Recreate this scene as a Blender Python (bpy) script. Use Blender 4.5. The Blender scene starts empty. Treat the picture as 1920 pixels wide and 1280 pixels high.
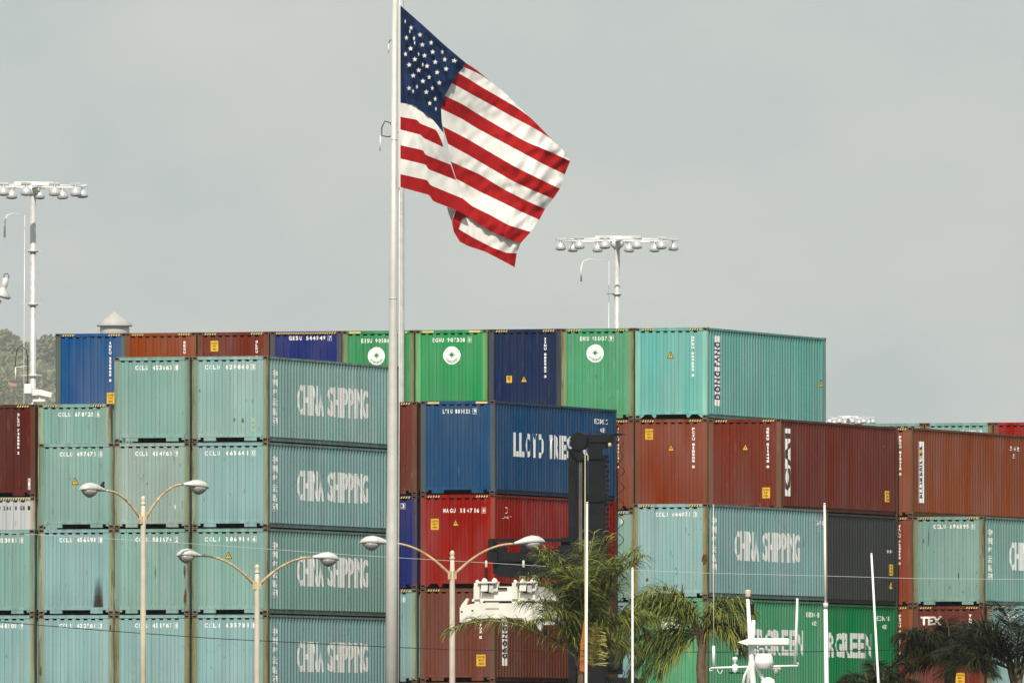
import bpy, bmesh, math, random
from mathutils import Vector, Matrix, noise
R = math.radians
random.seed(7)
# ------------------------------------------------------------------ camera
F = 27000.0                       # focal length in photo pixels (1920 wide)
CAMZ = 0.73                       # metres above the yard paving
PITCH = math.atan(790.0 / F)
cam = bpy.data.cameras.new('camera'); camo = bpy.data.objects.new('camera', cam)
bpy.context.scene.collection.objects.link(camo)
camo.location = (0, 0, CAMZ); camo.rotation_euler = (math.pi / 2 + PITCH, 0, 0)
cam.sensor_width = 36.0; cam.lens = F / 1920 * 36.0
cam.clip_start = 1.0; cam.clip_end = 16000
sc = bpy.context.scene; sc.camera = camo
# ------------------------------------------------------------------ sky and sun
SUN_EL, SUN_AZ = R(45), R(-6)     # azimuth measured from straight behind the camera, minus = left
w = bpy.data.worlds.new("World"); sc.world = w; w.use_nodes = True
nt = w.node_tree; nt.nodes.clear(); N = nt.nodes.new; Lk = nt.links.new
sky = N('ShaderNodeTexSky'); sky.sky_type = 'NISHITA'; sky.sun_disc = False
sky.sun_elevation = SUN_EL; sky.sun_rotation = R(180) + SUN_AZ; sky.dust_density = 4; sky.air_density = 1.0
b1 = N('ShaderNodeBackground'); b1.inputs[1].default_value = 0.07; Lk(sky.outputs[0], b1.inputs[0])
tc = N('ShaderNodeTexCoord'); mp = N('ShaderNodeMapping'); mp.inputs['Scale'].default_value = (34, 34, 60)
mp.inputs['Location'].default_value = (0.55, 0.2, 0.35)
Lk(tc.outputs['Generated'], mp.inputs[0])
nz = N('ShaderNodeTexNoise'); nz.inputs['Scale'].default_value = 1.0; nz.inputs['Detail'].default_value = 5; nz.inputs['Roughness'].default_value = .5
Lk(mp.outputs[0], nz.inputs['Vector'])
cr = N('ShaderNodeValToRGB'); cr.color_ramp.elements[0].position = .40; cr.color_ramp.elements[0].color = (.575, .64, .637, 1)
cr.color_ramp.elements[1].position = .64; cr.color_ramp.elements[1].color = (.715, .735, .685, 1)
Lk(nz.outputs[0], cr.inputs[0])
b2 = N('ShaderNodeBackground'); b2.inputs[1].default_value = 1.0; Lk(cr.outputs[0], b2.inputs[0])
ms = N('ShaderNodeMixShader'); ms.inputs[0].default_value = .85; Lk(b1.outputs[0], ms.inputs[1]); Lk(b2.outputs[0], ms.inputs[2])
ow = N('ShaderNodeOutputWorld'); Lk(ms.outputs[0], ow.inputs[0])
sl = bpy.data.lights.new('sun', 'SUN'); sl.energy = 4.2; sl.angle = R(0.6); sl.color = (1.0, .93, .82)
so = bpy.data.objects.new('sun', sl); sc.collection.objects.link(so)
sd = Vector((math.sin(SUN_AZ) * math.cos(SUN_EL), -math.cos(SUN_AZ) * math.cos(SUN_EL), math.sin(SUN_EL)))
so.rotation_euler = sd.to_track_quat('Z', 'Y').to_euler()
sc.view_settings.view_transform = 'Standard'; sc.view_settings.look = 'None'
sc.view_settings.exposure = 0.0; sc.view_settings.gamma = 1.0
sc.cycles.volume_bounces = 1; sc.cycles.max_bounces = 6; sc.cycles.transparent_max_bounces = 16

C = sc.collection
CP, SP = math.cos(PITCH), math.sin(PITCH)
def at(px, py, Y):
    """photo pixel (1920x1280) on the vertical plane Y metres away -> world point"""
    x = (px - 960) / F; y = (640 - py) / F
    d = (x, CP - y * SP, SP + y * CP); k = Y / d[1]
    return Vector((d[0] * k, Y, CAMZ + d[2] * k))
# ------------------------------------------------------------------ materials
def newmat(name):
    m = bpy.data.materials.new(name); m.use_nodes = True
    return m, m.node_tree, m.node_tree.nodes['Principled BSDF']
def mat(name, col, rough=.6, metal=0.0, var=.12, scale=3.0, emit=None):
    m, t, b = newmat(name)
    b.inputs['Roughness'].default_value = rough; b.inputs['Metallic'].default_value = metal
    if rough > .5: b.inputs['Specular IOR Level'].default_value = .15
    if var:
        c = t.nodes.new('ShaderNodeTexCoord'); n = t.nodes.new('ShaderNodeTexNoise'); n.inputs['Scale'].default_value = scale; n.inputs['Detail'].default_value = 4
        t.links.new(c.outputs['Object'], n.inputs['Vector'])
        r = t.nodes.new('ShaderNodeValToRGB'); e = r.color_ramp.elements
        e[0].position = .3; e[1].position = .7
        e[0].color = (*[x * (1 - var) for x in col], 1); e[1].color = (*[min(1, x * (1 + var)) for x in col], 1)
        t.links.new(n.outputs[0], r.inputs[0]); t.links.new(r.outputs[0], b.inputs['Base Color'])
    else:
        b.inputs['Base Color'].default_value = (*col, 1)
    return m
def paint_mat(name, edge=0, streak=.10, rough=.6, rust=(.11, .05, .025)):
    """container paint: colour comes from the object's own colour, alpha of it = how worn it is"""
    m, t, b = newmat(name); N = t.nodes.new; L = t.links.new
    oi = N('ShaderNodeObjectInfo'); tc = N('ShaderNodeTexCoord')
    ad = N('ShaderNodeVectorMath'); ad.operation = 'ADD'; L(tc.outputs['Object'], ad.inputs[0]); L(oi.outputs['Location'], ad.inputs[1])
    def noi(sx, sz, det, ofs=0.0):
        mp = N('ShaderNodeMapping'); mp.inputs['Scale'].default_value = (sx, sx, sz); mp.inputs['Location'].default_value = (ofs, ofs, ofs)
        L(ad.outputs[0], mp.inputs[0]); n = N('ShaderNodeTexNoise'); n.inputs['Scale'].default_value = 1; n.inputs['Detail'].default_value = det
        L(mp.outputs[0], n.inputs['Vector']); return n.outputs[0]
    def mr(src, a, bb, c, d):
        r = N('ShaderNodeMapRange'); r.inputs[1].default_value = a; r.inputs[2].default_value = bb; r.inputs[3].default_value = c; r.inputs[4].default_value = d
        L(src, r.inputs[0]); return r.outputs[0]
    def mul(a, c, op='MULTIPLY'):
        n = N('ShaderNodeMath'); n.operation = op
        for i, v in enumerate((a, c)):
            if isinstance(v, (int, float)): n.inputs[i].default_value = v
            else: L(v, n.inputs[i])
        return n.outputs[0]
    s1 = mr(noi(5.0, .22, 3), .3, .7, 1 - streak, 1 + streak)       # vertical streaks
    s2 = mr(noi(.5, .5, 3, 9), .3, .7, .93, 1.07)                     # big faded areas
    v = mul(s1, s2)
    hv = N('ShaderNodeHueSaturation'); L(oi.outputs['Color'], hv.inputs['Color']); L(v, hv.inputs['Value'])
    sat = mr(noi(1.2, .3, 2, 4), .3, .7, .85, 1.1); L(sat, hv.inputs['Saturation'])
    # bleached scuffs
    sc1 = mr(noi(9, 1.6, 5, 21), .60, .78, 0, .35)
    m1 = N('ShaderNodeMix'); m1.data_type = 'RGBA'; L(mul(sc1, oi.outputs['Alpha']), m1.inputs[0]); L(hv.outputs[0], m1.inputs[6]); m1.inputs[7].default_value = (.42, .44, .40, 1)
    # grime bleeding from the low edge
    sx = N('ShaderNodeSeparateXYZ'); L(tc.outputs['Object'], sx.inputs[0])
    low = mr(sx.outputs[2], .0, .9, .30, .0)
    g = mul(mul(mr(noi(7, .5, 4, 33), .35, .7, 0, 1), low), oi.outputs['Alpha'])
    m2 = N('ShaderNodeMix'); m2.data_type = 'RGBA'; L(g, m2.inputs[0]); L(m1.outputs[2], m2.inputs[6]); m2.inputs[7].default_value = (.13, .10, .06, 1)
    # rust spots and runs
    rr = mul(mr(noi(11, 3.2, 6, 51), .66, .72, 0, .85), mul(oi.outputs['Alpha'], 1.0))
    rr2 = mul(mr(noi(14, .9, 5, 71), .70, .78, 0, .6), oi.outputs['Alpha'])
    m3 = N('ShaderNodeMix'); m3.data_type = 'RGBA'; L(mul(rr, rr2, 'MAXIMUM'), m3.inputs[0]); L(m2.outputs[2], m3.inputs[6]); m3.inputs[7].default_value = (*rust, 1)
    out = m3
    if edge:
        d = N('ShaderNodeMath'); d.operation = 'SUBTRACT'; L(sx.outputs[0], d.inputs[0]); d.inputs[1].default_value = 1.219
        ab = N('ShaderNodeMath'); ab.operation = 'ABSOLUTE'; L(d.outputs[0], ab.inputs[0])
        e1 = mr(ab.outputs[0], 1.09, 1.225, 0.0, 1.0)
        n1 = mr(noi(16, .8, 5, 91), .35, .62, 0, 1.0)
        m4 = N('ShaderNodeMix'); m4.data_type = 'RGBA'; L(mul(mul(e1, n1), mr(oi.outputs['Alpha'], 0, .7, .25, 1.0)), m4.inputs[0]); L(m3.outputs[2], m4.inputs[6]); m4.inputs[7].default_value = (.115, .085, .035, 1)
        n2 = mr(noi(22, 1.6, 6, 17), .52, .62, 0, .9)
        m5 = N('ShaderNodeMix'); m5.data_type = 'RGBA'; L(mul(mul(e1, n2), oi.outputs['Alpha']), m5.inputs[0]); L(m4.outputs[2], m5.inputs[6]); m5.inputs[7].default_value = (.10, .042, .018, 1); out = m5
    L(out.outputs[2], b.inputs['Base Color']); b.inputs['Roughness'].default_value = rough
    b.inputs['Specular IOR Level'].default_value = .05
    return m
M_PAINT = paint_mat('container_paint')
M_EDGE = paint_mat('weathered_frame_paint', edge=1, streak=.2, rust=(.10, .055, .03))
def rust_mat():
    m, t, b = newmat('rusty_casting'); N = t.nodes.new; L = t.links.new
    oi = N('ShaderNodeObjectInfo'); tc = N('ShaderNodeTexCoord')
    ad = N('ShaderNodeVectorMath'); L(tc.outputs['Object'], ad.inputs[0]); L(oi.outputs['Location'], ad.inputs[1])
    n = N('ShaderNodeTexNoise'); n.inputs['Scale'].default_value = 9; n.inputs['Detail'].default_value = 4; L(ad.outputs[0], n.inputs['Vector'])
    r = N('ShaderNodeMapRange'); r.inputs[1].default_value = .42; r.inputs[2].default_value = .62; L(n.outputs[0], r.inputs[0])
    m1 = N('ShaderNodeMix'); m1.data_type = 'RGBA'; L(r.outputs[0], m1.inputs[0]); L(oi.outputs['Color'], m1.inputs[6]); m1.inputs[7].default_value = (.12, .06, .035, 1)
    L(m1.outputs[2], b.inputs['Base Color']); b.inputs['Roughness'].default_value = .8
    return m
M_CAST = rust_mat()
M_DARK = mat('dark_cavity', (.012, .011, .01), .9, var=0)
M_FLOOR = mat('shaded_underside', (.02, .016, .012), .9)  # near-black colour carries the shade of the gap under each container
M_WHITE = mat('white_lettering', (.90, .89, .86), .5, var=.05, scale=6)
M_YEL = mat('yellow_sticker', (.78, .46, .03), .5, var=.05)
M_STRY = mat('hazard_yellow', (.70, .52, .20), .6, var=.1)
M_BLK = mat('black_marking', (.02, .018, .016), .6, var=0)
M_NAVY = mat('navy_lettering', (.04, .05, .13), .5, var=0)
M_GRNM = mat('green_emblem', (.03, .22, .09), .5, var=0)
M_MAROON = mat('maroon_lettering', (.10, .025, .02), .5, var=0)
M_GALV = mat('galvanised_steel', (.58, .59, .58), .45, .25, var=.12, scale=4)
M_LAMPW = mat('white_lamp_housing', (.88, .88, .86), .3, .1, var=.04)
M_SHADE = mat('spun_aluminium_shade', (.74, .75, .76), .32, .55, var=.1, scale=5)
M_POLE = mat('brushed_aluminium_pole', (.70, .68, .62), .38, .35, var=.06, scale=5)
M_CREAM = mat('cream_pole_paint', (.62, .56, .44), .6, var=.12, scale=2)
M_RUSTARM = mat('rust_streaked_arm', (.50, .36, .21), .65, var=.35, scale=7)
M_HEAD = mat('weathered_grey_luminaire', (.64, .64, .61), .42, .2, var=.15, scale=8)
M_LENS = mat('clouded_lens', (.36, .355, .33), .25, 0, var=.15, scale=6)
M_BLACKM = mat('black_machine_paint', (.010, .011, .013), .65, var=.25, scale=2)
M_HOSE = mat('worn_grey_steel', (.06, .058, .05), .5, var=.3, scale=3)
M_WHITEM = mat('white_machine_paint', (.78, .76, .68), .5, var=.1, scale=2)
M_BOATW = mat('white_boat_paint', (.85, .85, .83), .35, var=.03)
M_RED = mat('flag_red', (.32, .006, .007), .75, var=.06, scale=1.5)
M_FW = mat('flag_white', (.72, .70, .67), .75, var=.03, scale=1.5)
M_FB = mat('flag_blue', (.006, .020, .066), .7, var=.25, scale=2.5)
M_WIREL = mat('pale_wire', (.55, .55, .53), .5, var=0)
M_WIRED = mat('black_wire', (.02, .02, .02), .6, var=0)
# ------------------------------------------------------------------ helpers
def link(o, parent=None):
    C.objects.link(o)
    if parent is not None: o.parent = parent
    return o
def tag(o, label=None, cat=None, group=None, kind=None):
    if label: o['label'] = label
    if cat: o['category'] = cat
    if group: o['group'] = group
    if kind: o['kind'] = kind
    return o
def empty(name, loc=(0, 0, 0), rz=0.0):
    o = bpy.data.objects.new(name, None); o.location = loc; o.rotation_euler = (0, 0, rz); o.empty_display_size = .2
    return link(o)
class MB:
    def __init__(s): s.bm = bmesh.new()
    def box(s, x0, x1, y0, y1, z0, z1, bev=0):
        v = [s.bm.verts.new((x, y, z)) for x in (x0, x1) for y in (y0, y1) for z in (z0, z1)]
        f = [(0, 1, 3, 2), (4, 6, 7, 5), (0, 4, 5, 1), (2, 3, 7, 6), (0, 2, 6, 4), (1, 5, 7, 3)]
        fs = [s.bm.faces.new([v[i] for i in q]) for q in f]
        if bev:
            es = list({e for q in fs for e in q.edges}); bmesh.ops.bevel(s.bm, geom=es, offset=bev, segments=1, affect='EDGES')
        return s
    def prism(s, pts, y0, y1):
        a = [s.bm.verts.new((x, y0, z)) for x, z in pts]; b = [s.bm.verts.new((x, y1, z)) for x, z in pts]
        s.bm.faces.new(a); s.bm.faces.new(b[::-1]); n = len(pts)
        for i in range(n): s.bm.faces.new((a[i], b[i], b[(i + 1) % n], a[(i + 1) % n]))
        return s
    def tube(s, pts, rad, seg=10, cap=True):
        pts = [Vector(p) for p in pts]; rad = rad if isinstance(rad, (list, tuple)) else [rad] * len(pts)
        rings = []; up = None
        for i, p in enumerate(pts):
            d = (pts[min(i + 1, len(pts) - 1)] - pts[max(i - 1, 0)]).normalized()
            if up is None: up = Vector((0, 0, 1)) if abs(d.z) < .9 else Vector((1, 0, 0))
            a = d.cross(up).normalized(); up = a.cross(d).normalized()
            rings.append([s.bm.verts.new(p + (a * math.cos(k * 2 * math.pi / seg) + up * math.sin(k * 2 * math.pi / seg)) * rad[i]) for k in range(seg)])
        for A, B in zip(rings, rings[1:]):
            for k in range(seg): s.bm.faces.new((A[k], A[(k + 1) % seg], B[(k + 1) % seg], B[k])).smooth = True
        if cap:
            s.bm.faces.new(rings[0][::-1]); s.bm.faces.new(rings[-1])
        return s
    def lathe(s, prof, seg=16, c=(0, 0, 0), sx=1, sy=1):
        rings = []
        for r, z in prof:
            rings.append([s.bm.verts.new((c[0] + r * sx * math.cos(k * 2 * math.pi / seg), c[1] + r * sy * math.sin(k * 2 * math.pi / seg), c[2] + z)) for k in range(seg)])
        for A, B in zip(rings, rings[1:]):
            for k in range(seg): s.bm.faces.new((A[k], A[(k + 1) % seg], B[(k + 1) % seg], B[k])).smooth = True
        s.bm.faces.new(rings[0][::-1]); s.bm.faces.new(rings[-1])
        return s
    def mesh(s, name, mats):
        bmesh.ops.recalc_face_normals(s.bm, faces=s.bm.faces) if not getattr(s, 'norec', False) else None
        me = bpy.data.meshes.new(name); s.bm.to_mesh(me); s.bm.free()
        for m in (mats if isinstance(mats, (list, tuple)) else [mats]): me.materials.append(m)
        return me
    def build(s, name, mats, parent=None, loc=None, rz=None):
        o = bpy.data.objects.new(name, s.mesh(name, mats))
        if loc is not None: o.location = loc
        if rz is not None: o.rotation_euler = (0, 0, rz)
        return link(o, parent)
def inst(name, me, parent, color=None, loc=None):
    o = bpy.data.objects.new(name, me)
    if color is not None: o.color = color
    if loc is not None: o.location = loc
    return link(o, parent)
# ------------------------------------------------------------------ containers
TH = R(18.5); CT, ST = math.cos(TH), math.sin(TH)
Wd, Ln = 2.438, 12.192
HC, SD = 2.896, 2.591
E0, EP = .145, .2496            # end wall corrugation: start, period
def end_breaks():
    b = [.14]; x = .19
    while x < Wd - .3:
        b += [x, x + .024, x + .024 + .098, x + .048 + .098]; x += .2494
    b.append(Wd - .14); return b
EB = end_breaks()
def end_y(x):                   # depth of the end panel behind the corner posts
    if x <= EB[1] or x >= EB[-2]: return .022
    p = (x - .19) % .2494
    if p < .024: return .022 + .042 * p / .024
    if p < .122: return .064
    if p < .146: return .064 - .042 * (p - .122) / .024
    return .022
SBK = []
_y = .165
while _y < Ln - .4:
    SBK += [_y, _y + .068, _y + .138, _y + .206]; _y += .2785
def side_d(y):
    if y < .165 or y > SBK[-1]: return .012
    p = (y - .165) % .2785
    if p < .068: return .012 + .036 * p / .068
    if p < .138: return .048
    if p < .206: return .048 - .036 * (p - .138) / .068
    return .012
def strip(pts, z0, z1, low=None, cut=0):
    m = MB(); a = [m.bm.verts.new((x, y, z0)) for x, y in pts]; b = [m.bm.verts.new((x, y, z1 - (cut if low and low(x, y) else 0))) for x, y in pts]
    for i in range(len(pts) - 1): m.bm.faces.new((a[i], a[i + 1], b[i + 1], b[i]))
    return m
ME = {}
for H in (HC, SD):
    k = 'hc' if H == HC else 'sd'
    ME['end_wall', k] = strip([(x, end_y(x)) for x in EB], .2, H - .10, lambda x, y: y > .05, .055).mesh('end_wall', M_PAINT)  # valleys cut short: dark openings stand in for the header's shadow
    ys = [.14] + SBK + [Ln - .14]
    ME['side_wall', k] = strip([(Wd - side_d(y), y) for y in ys], .15, H - .05, lambda x, y: x < Wd - .04, .08).mesh('side_wall', M_PAINT)  # valleys end low so dark notches shape the top rail's shadow
    ME['far_side_wall', k] = MB().box(.02, .06, .14, Ln - .14, .15, H - .05).mesh('side_wall', M_PAINT)
    ME['rear_wall', k] = MB().box(.14, Wd - .14, Ln - .07, Ln - .03, .15, H - .05).mesh('rear_wall', M_PAINT)
    ME['roof', k] = MB().box(.04, Wd - .07, .07, Ln - .07, H - .045, H - .02).mesh('roof', M_PAINT)
    # front header with a small lower lip
    ME['header', k] = MB().box(.178, Wd - .178, .006, .07, H - .105, H - .012).box(.178, Wd - .178, .0, .03, H - .030, H - .008).mesh('header', M_EDGE)
    ME['top_rail', k] = MB().box(Wd - .066, Wd - .004, .178, Ln - .178, H - .078, H - .015).mesh('top_rail', M_EDGE)
    p = MB(); p.box(.006, .14, .006, .15, .118, H - .118); p.box(.14, .17, .012, .05, .118, H - .118)
    ME['corner_post', k] = p.mesh('corner_post', M_EDGE)
    p = MB(); p.box(Wd - .14, Wd - .006, .006, .15, .118, H - .118); p.box(Wd - .17, Wd - .14, .012, .05, .118, H - .118)
    ME['corner_post_r', k] = p.mesh('corner_post', M_EDGE)
    ME['corner_post_b', k] = MB().box(Wd - .14, Wd - .006, Ln - .15, Ln - .006, .118, H - .118).mesh('corner_post', M_EDGE)
    ME['corner_post_c', k] = MB().box(.006, .14, Ln - .15, Ln - .006, .118, H - .118).mesh('corner_post', M_EDGE)
ME['bottom_rail'] = MB().box(Wd - .06, Wd - .045, .178, Ln - .178, .035, .15).box(Wd - .062, Wd - .003, .178, Ln - .178, .142, .162).box(Wd - .06, Wd - .012, .178, Ln - .178, .028, .040).mesh('bottom_rail', M_EDGE)
ME['floor'] = MB().box(.05, Wd - .07, .09, Ln - .09, .14, .2).box(.05, Wd - .07, 1.5, 1.6, -.008, .14).box(.05, Wd - .07, 5, 5.1, -.008, .14).box(.05, Wd - .07, 8.5, 8.6, -.008, .14).box(.2, Wd - .2, Ln - .2, Ln - .1, -.008, .14).mesh('floor', M_FLOOR)  # crossbars added to block sky showing through the gap underneath
def sill(kind):
    m = MB(); m.box(.178, Wd - .178, .004, .07, .135, .215)
    if kind == 'a':
        m.box(.37, .76, .010, .07, .03, .135); m.box(Wd - .76, Wd - .37, .010, .07, .03, .135)
        m.box(.178, .26, .012, .05, .07, .135); m.box(Wd - .26, Wd - .178, .012, .05, .07, .135)
    elif kind == 'b':
        m.prism([(.54, .135), (.72, .135), (.69, .03), (.63, .03)], .010, .07); m.prism([(Wd - .72, .135), (Wd - .54, .135), (Wd - .63, .03), (Wd - .69, .03)], .010, .07)
        m.prism([(.178, .135), (.34, .135), (.22, .03), (.178, .03)], .012, .06); m.prism([(Wd - .34, .135), (Wd - .178, .135), (Wd - .178, .03), (Wd - .22, .03)], .012, .06)
    return m.mesh('sill', M_EDGE)
ME['sill', 'a'] = sill('a'); ME['sill', 'b'] = sill('b')
def casting():
    """corner fitting .178 x .162 x .118 with oval openings on front and side"""
    m = MB(); m.box(-.089, .089, -.081, .081, -.059, .059, .008)
    for f in list(m.bm.faces):
        n = f.normal
        f.normal_update(); n = f.normal
        if f.calc_area() > .012 and (abs(n.y) > .9 or abs(n.x) > .9):
            r = bmesh.ops.inset_individual(m.bm, faces=[f], thickness=.034)
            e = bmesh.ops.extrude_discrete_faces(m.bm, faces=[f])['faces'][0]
            bmesh.ops.translate(m.bm, verts=e.verts, vec=-n * .03); e.material_index = 1  # recess faces coloured near-black for the shade inside the hole
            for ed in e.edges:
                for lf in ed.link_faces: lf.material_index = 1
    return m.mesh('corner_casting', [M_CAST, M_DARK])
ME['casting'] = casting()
_tx = {}
def text_bm(s, size=1.0, bold=.0, spacing=1.0, align='CENTER', line=1.0, extr=0):
    cu = bpy.data.curves.new('t', 'FONT'); cu.body = s; cu.size = size; cu.offset = bold; cu.space_character = spacing; cu.space_line = line
    cu.align_x = align; cu.resolution_u = 3; cu.fill_mode = 'FRONT'
    o = bpy.data.objects.new('t', cu); C.objects.link(o)
    dg = bpy.context.evaluated_depsgraph_get(); me = bpy.data.meshes.new_from_object(o.evaluated_get(dg))
    bm = bmesh.new(); bm.from_mesh(me); bpy.data.meshes.remove(me); bpy.data.objects.remove(o); bpy.data.curves.remove(cu)
    for f in bm.faces: f.material_index = 0
    return bm
def fit(bm, x0, x1, z0, z1):
    xs = [v.co.x for v in bm.verts]; ys = [v.co.y for v in bm.verts]
    a, b, c, d = min(xs), max(xs), min(ys), max(ys)
    for v in bm.verts:
        v.co = Vector((x0 + (v.co.x - a) / max(1e-6, b - a) * (x1 - x0), z0 + (v.co.y - c) / max(1e-6, d - c) * (z1 - z0), 0))
def quad(bm, x0, x1, z0, z1, mi=0):
    f = bm.faces.new([bm.verts.new((x, z, 0)) for x, z in ((x0, z0), (x1, z0), (x1, z1), (x0, z1))]); f.material_index = mi
def poly(bm, pts, mi=0):
    f = bm.faces.new([bm.verts.new((x, z, 0)) for x, z in pts]); f.material_index = mi
def conform(bm, where, off=.003):
    """lay flat artwork (x, z) on the corrugated end or side panel"""
    xs = [v.co.x for v in bm.verts]; a, b = min(xs), max(xs)
    for br in (EB if where == 'end' else SBK):
        if a < br < b:
            bmesh.ops.bisect_plane(bm, geom=bm.verts[:] + bm.edges[:] + bm.faces[:], dist=1e-5, plane_co=(br, 0, 0), plane_no=(1, 0, 0))
    for v in bm.verts:
        x, z = v.co.x, v.co.y
        v.co = Vector((x, end_y(x) - off, z)) if where == 'end' else Vector((Wd - side_d(x) + off, x, z))
def mesh_of(bm, name, mats):
    me = bpy.data.meshes.new(name); bm.to_mesh(me); bm.free()
    for m in (mats if isinstance(mats, list) else [mats]): me.materials.append(m)
    return me
def merge(dst, src, mi=None):
    me = bpy.data.meshes.new('x'); src.to_mesh(me); src.free(); n = len(dst.faces); dst.from_mesh(me); bpy.data.meshes.remove(me)
    dst.faces.ensure_lookup_table()
    if mi is not None:
        for f in dst.faces[n:]: f.material_index = mi
def cached(key, fn):
    if key not in _tx: _tx[key] = fn()
    return _tx[key]
def num_row(H, s, x0=.66, x1=2.08, z=None, box=True, ink=None):
    """owner code painted in one row high on the end wall; last digit boxed"""
    body, dig = s.rsplit(' ', 1)
    z = H - .33 if z is None else z; bm = bmesh.new(); xe = x1 - .24; pit = (xe - x0) / (len(body) - .25); rs = random.Random(s)
    for i, ch in enumerate(body):
        if ch == ' ': continue
        wd = min(.085, pit * .72) * (.45 if ch in '1I' else 1); xc = x0 + pit * (i + .5) + rs.uniform(-.006, .006); c = text_bm(ch, 1, .035)
        fit(c, xc - wd / 2, xc + wd / 2, z - .066, z + .066); merge(bm, c)
    d = text_bm(dig, 1, .022); fit(d, x1 - .12, x1 - .04, z - .065, z + .065); merge(bm, d)
    if box:
        for q in ((x1 - .15, x1 - .01, z + .082, z + .09), (x1 - .15, x1 - .01, z - .09, z - .082), (x1 - .15, x1 - .142, z - .082, z + .082), (x1 - .018, x1 - .01, z - .082, z + .082)): quad(bm, *q)
    conform(bm, 'end'); return mesh_of(bm, 'number_row', ink or M_WHITE)
def num_col(H, s, x=1.92, z1=None):
    bm = bmesh.new(); z = H - .28 if z1 is None else z1
    for ch in s:
        if ch != ' ':
            c = text_bm(ch, 1, .05); fit(c, x - (.02 if ch in '1I' else .04), x + (.02 if ch in '1I' else .04), z - .085, z); merge(bm, c); z -= .106
        else: z -= .07
    conform(bm, 'end'); return mesh_of(bm, 'number_column', M_WHITE)
def side_text(s, y0, y1, z0, z1, bold=.055, m=None):
    big = (z1 - z0) > .5; cw = lambda c: .62 if c == ' ' else .50 if c == 'I' else 1.0
    bm = bmesh.new(); tot = sum(cw(c) for c in s); y = y0; u = (y1 - y0) / tot
    for c in s:
        wd = u * cw(c)
        if c != ' ':
            t = text_bm(c, 1, bold * (.4 if s.startswith('CHINA') else .8 if big else .5)); g = wd * ((.03 if s.startswith('EVER') else .08) if c != 'I' else .20); fit(t, y + g, y + wd - g, z0, z1); merge(bm, t)
        y += wd
    conform(bm, 'side'); return mesh_of(bm, 'lettering', m or M_WHITE)
def glyph_col(s, y0, y1, z1, step, where='side'):
    bm = bmesh.new(); z = z1
    for ch in s:
        t = text_bm(ch, 1, .03); fit(t, y0, y1, z - step * .82, z); merge(bm, t); z -= step
    conform(bm, where); return mesh_of(bm, 'vertical_lettering', M_WHITE)
def rot_banner(s, y0, y1, z0, z1, ink, pad=.2, logo=False):
    """white vertical banner with wording that reads upward"""
    bm = bmesh.new(); quad(bm, y0, y1, z0, z1, 0); conform(bm, 'side', .003)
    t = text_bm(s, 1, .03, 1.15); fit(t, z0 + pad, z1 - (pad if not logo else .62), -(y1 - .06), -(y0 + .06))
    for v in t.verts: v.co = Vector((-v.co.y, v.co.x, 0))
    conform(t, 'side', .006); merge(bm, t, 1)
    if logo:
        for i, mi in enumerate((1, 2, 1, 2)):
            q = bmesh.new(); za = z1 - .12 - i * .1; poly(q, [(y0 + .08, za - .1), (y1 - .08, za), (y1 - .08, za - .09), (y0 + .08, za - .19)]); conform(q, 'side', .006); merge(bm, q, mi)
    return mesh_of(bm, 'banner', [M_WHITE, ink, M_YEL])
def triangle_me(x, z, where='end', s=.11):
    bm = bmesh.new(); poly(bm, [(x - s, z - s * .95), (x + s, z - s * .95), (x, z + s * 1.1)], 1); conform(bm, where, .003)
    b2 = bmesh.new(); poly(b2, [(x - s * .72, z - s * .78), (x + s * .72, z - s * .78), (x, z + s * .76)], 0); conform(b2, where, .006); merge(bm, b2, 0)
    b3 = bmesh.new(); poly(b3, [(x + .01, z + s * .35), (x - .03, z - s * .15), (x, z - s * .12), (x - .01, z - s * .5), (x + .03, z - s * .02), (x + .004, z - s * .02)], 1); conform(b3, where, .008); merge(bm, b3, 1)
    return mesh_of(bm, 'warning_sticker', [M_YEL, M_BLK])
def caution_me(x, z, where='end', w_=.26, h=.34, lines=('CAUTION', "9'6\"", 'HIGH')):
    bm = bmesh.new(); quad(bm, x - w_ / 2, x + w_ / 2, z - h / 2, z + h / 2, 0); conform(bm, where, .003)
    for i, l in enumerate(lines):
        t = text_bm(l, 1, .02); ww = w_ * (.40 if len(l) > 4 else .26); zc = z + h * (.28 - .28 * i)
        fit(t, x - ww, x + ww, zc - h * .09, zc + h * .09); conform(t, where, .006); merge(bm, t, 1)
    return mesh_of(bm, 'caution_sticker', [M_YEL, M_BLK])
def stripes_me(H, full=False, plain=False):
    m = bmesh.new()
    def seg(a, b):
        v = [m.verts.new(p) for p in ((a, -.002, H - .095), (b, -.002, H - .095), (b, -.002, H - .035), (a, -.002, H - .035))]
        m.faces.new(v).material_index = 0 if plain else 1
        if plain: return
        x = a
        while x < b - .05:
            v = [m.verts.new(p) for p in ((x, -.005, H - .095), (x + .04, -.005, H - .095), (x + .075, -.005, H - .035), (x + .035, -.005, H - .035))]
            m.faces.new(v).material_index = 0; x += .082
    if full == 1: seg(.2, Wd - .2)
    elif full == 0: seg(.24, .62)
    else: seg(Wd - .62, Wd - .24)
    return mesh_of(m, 'hazard_stripe', [M_STRY, M_BLK])
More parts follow.
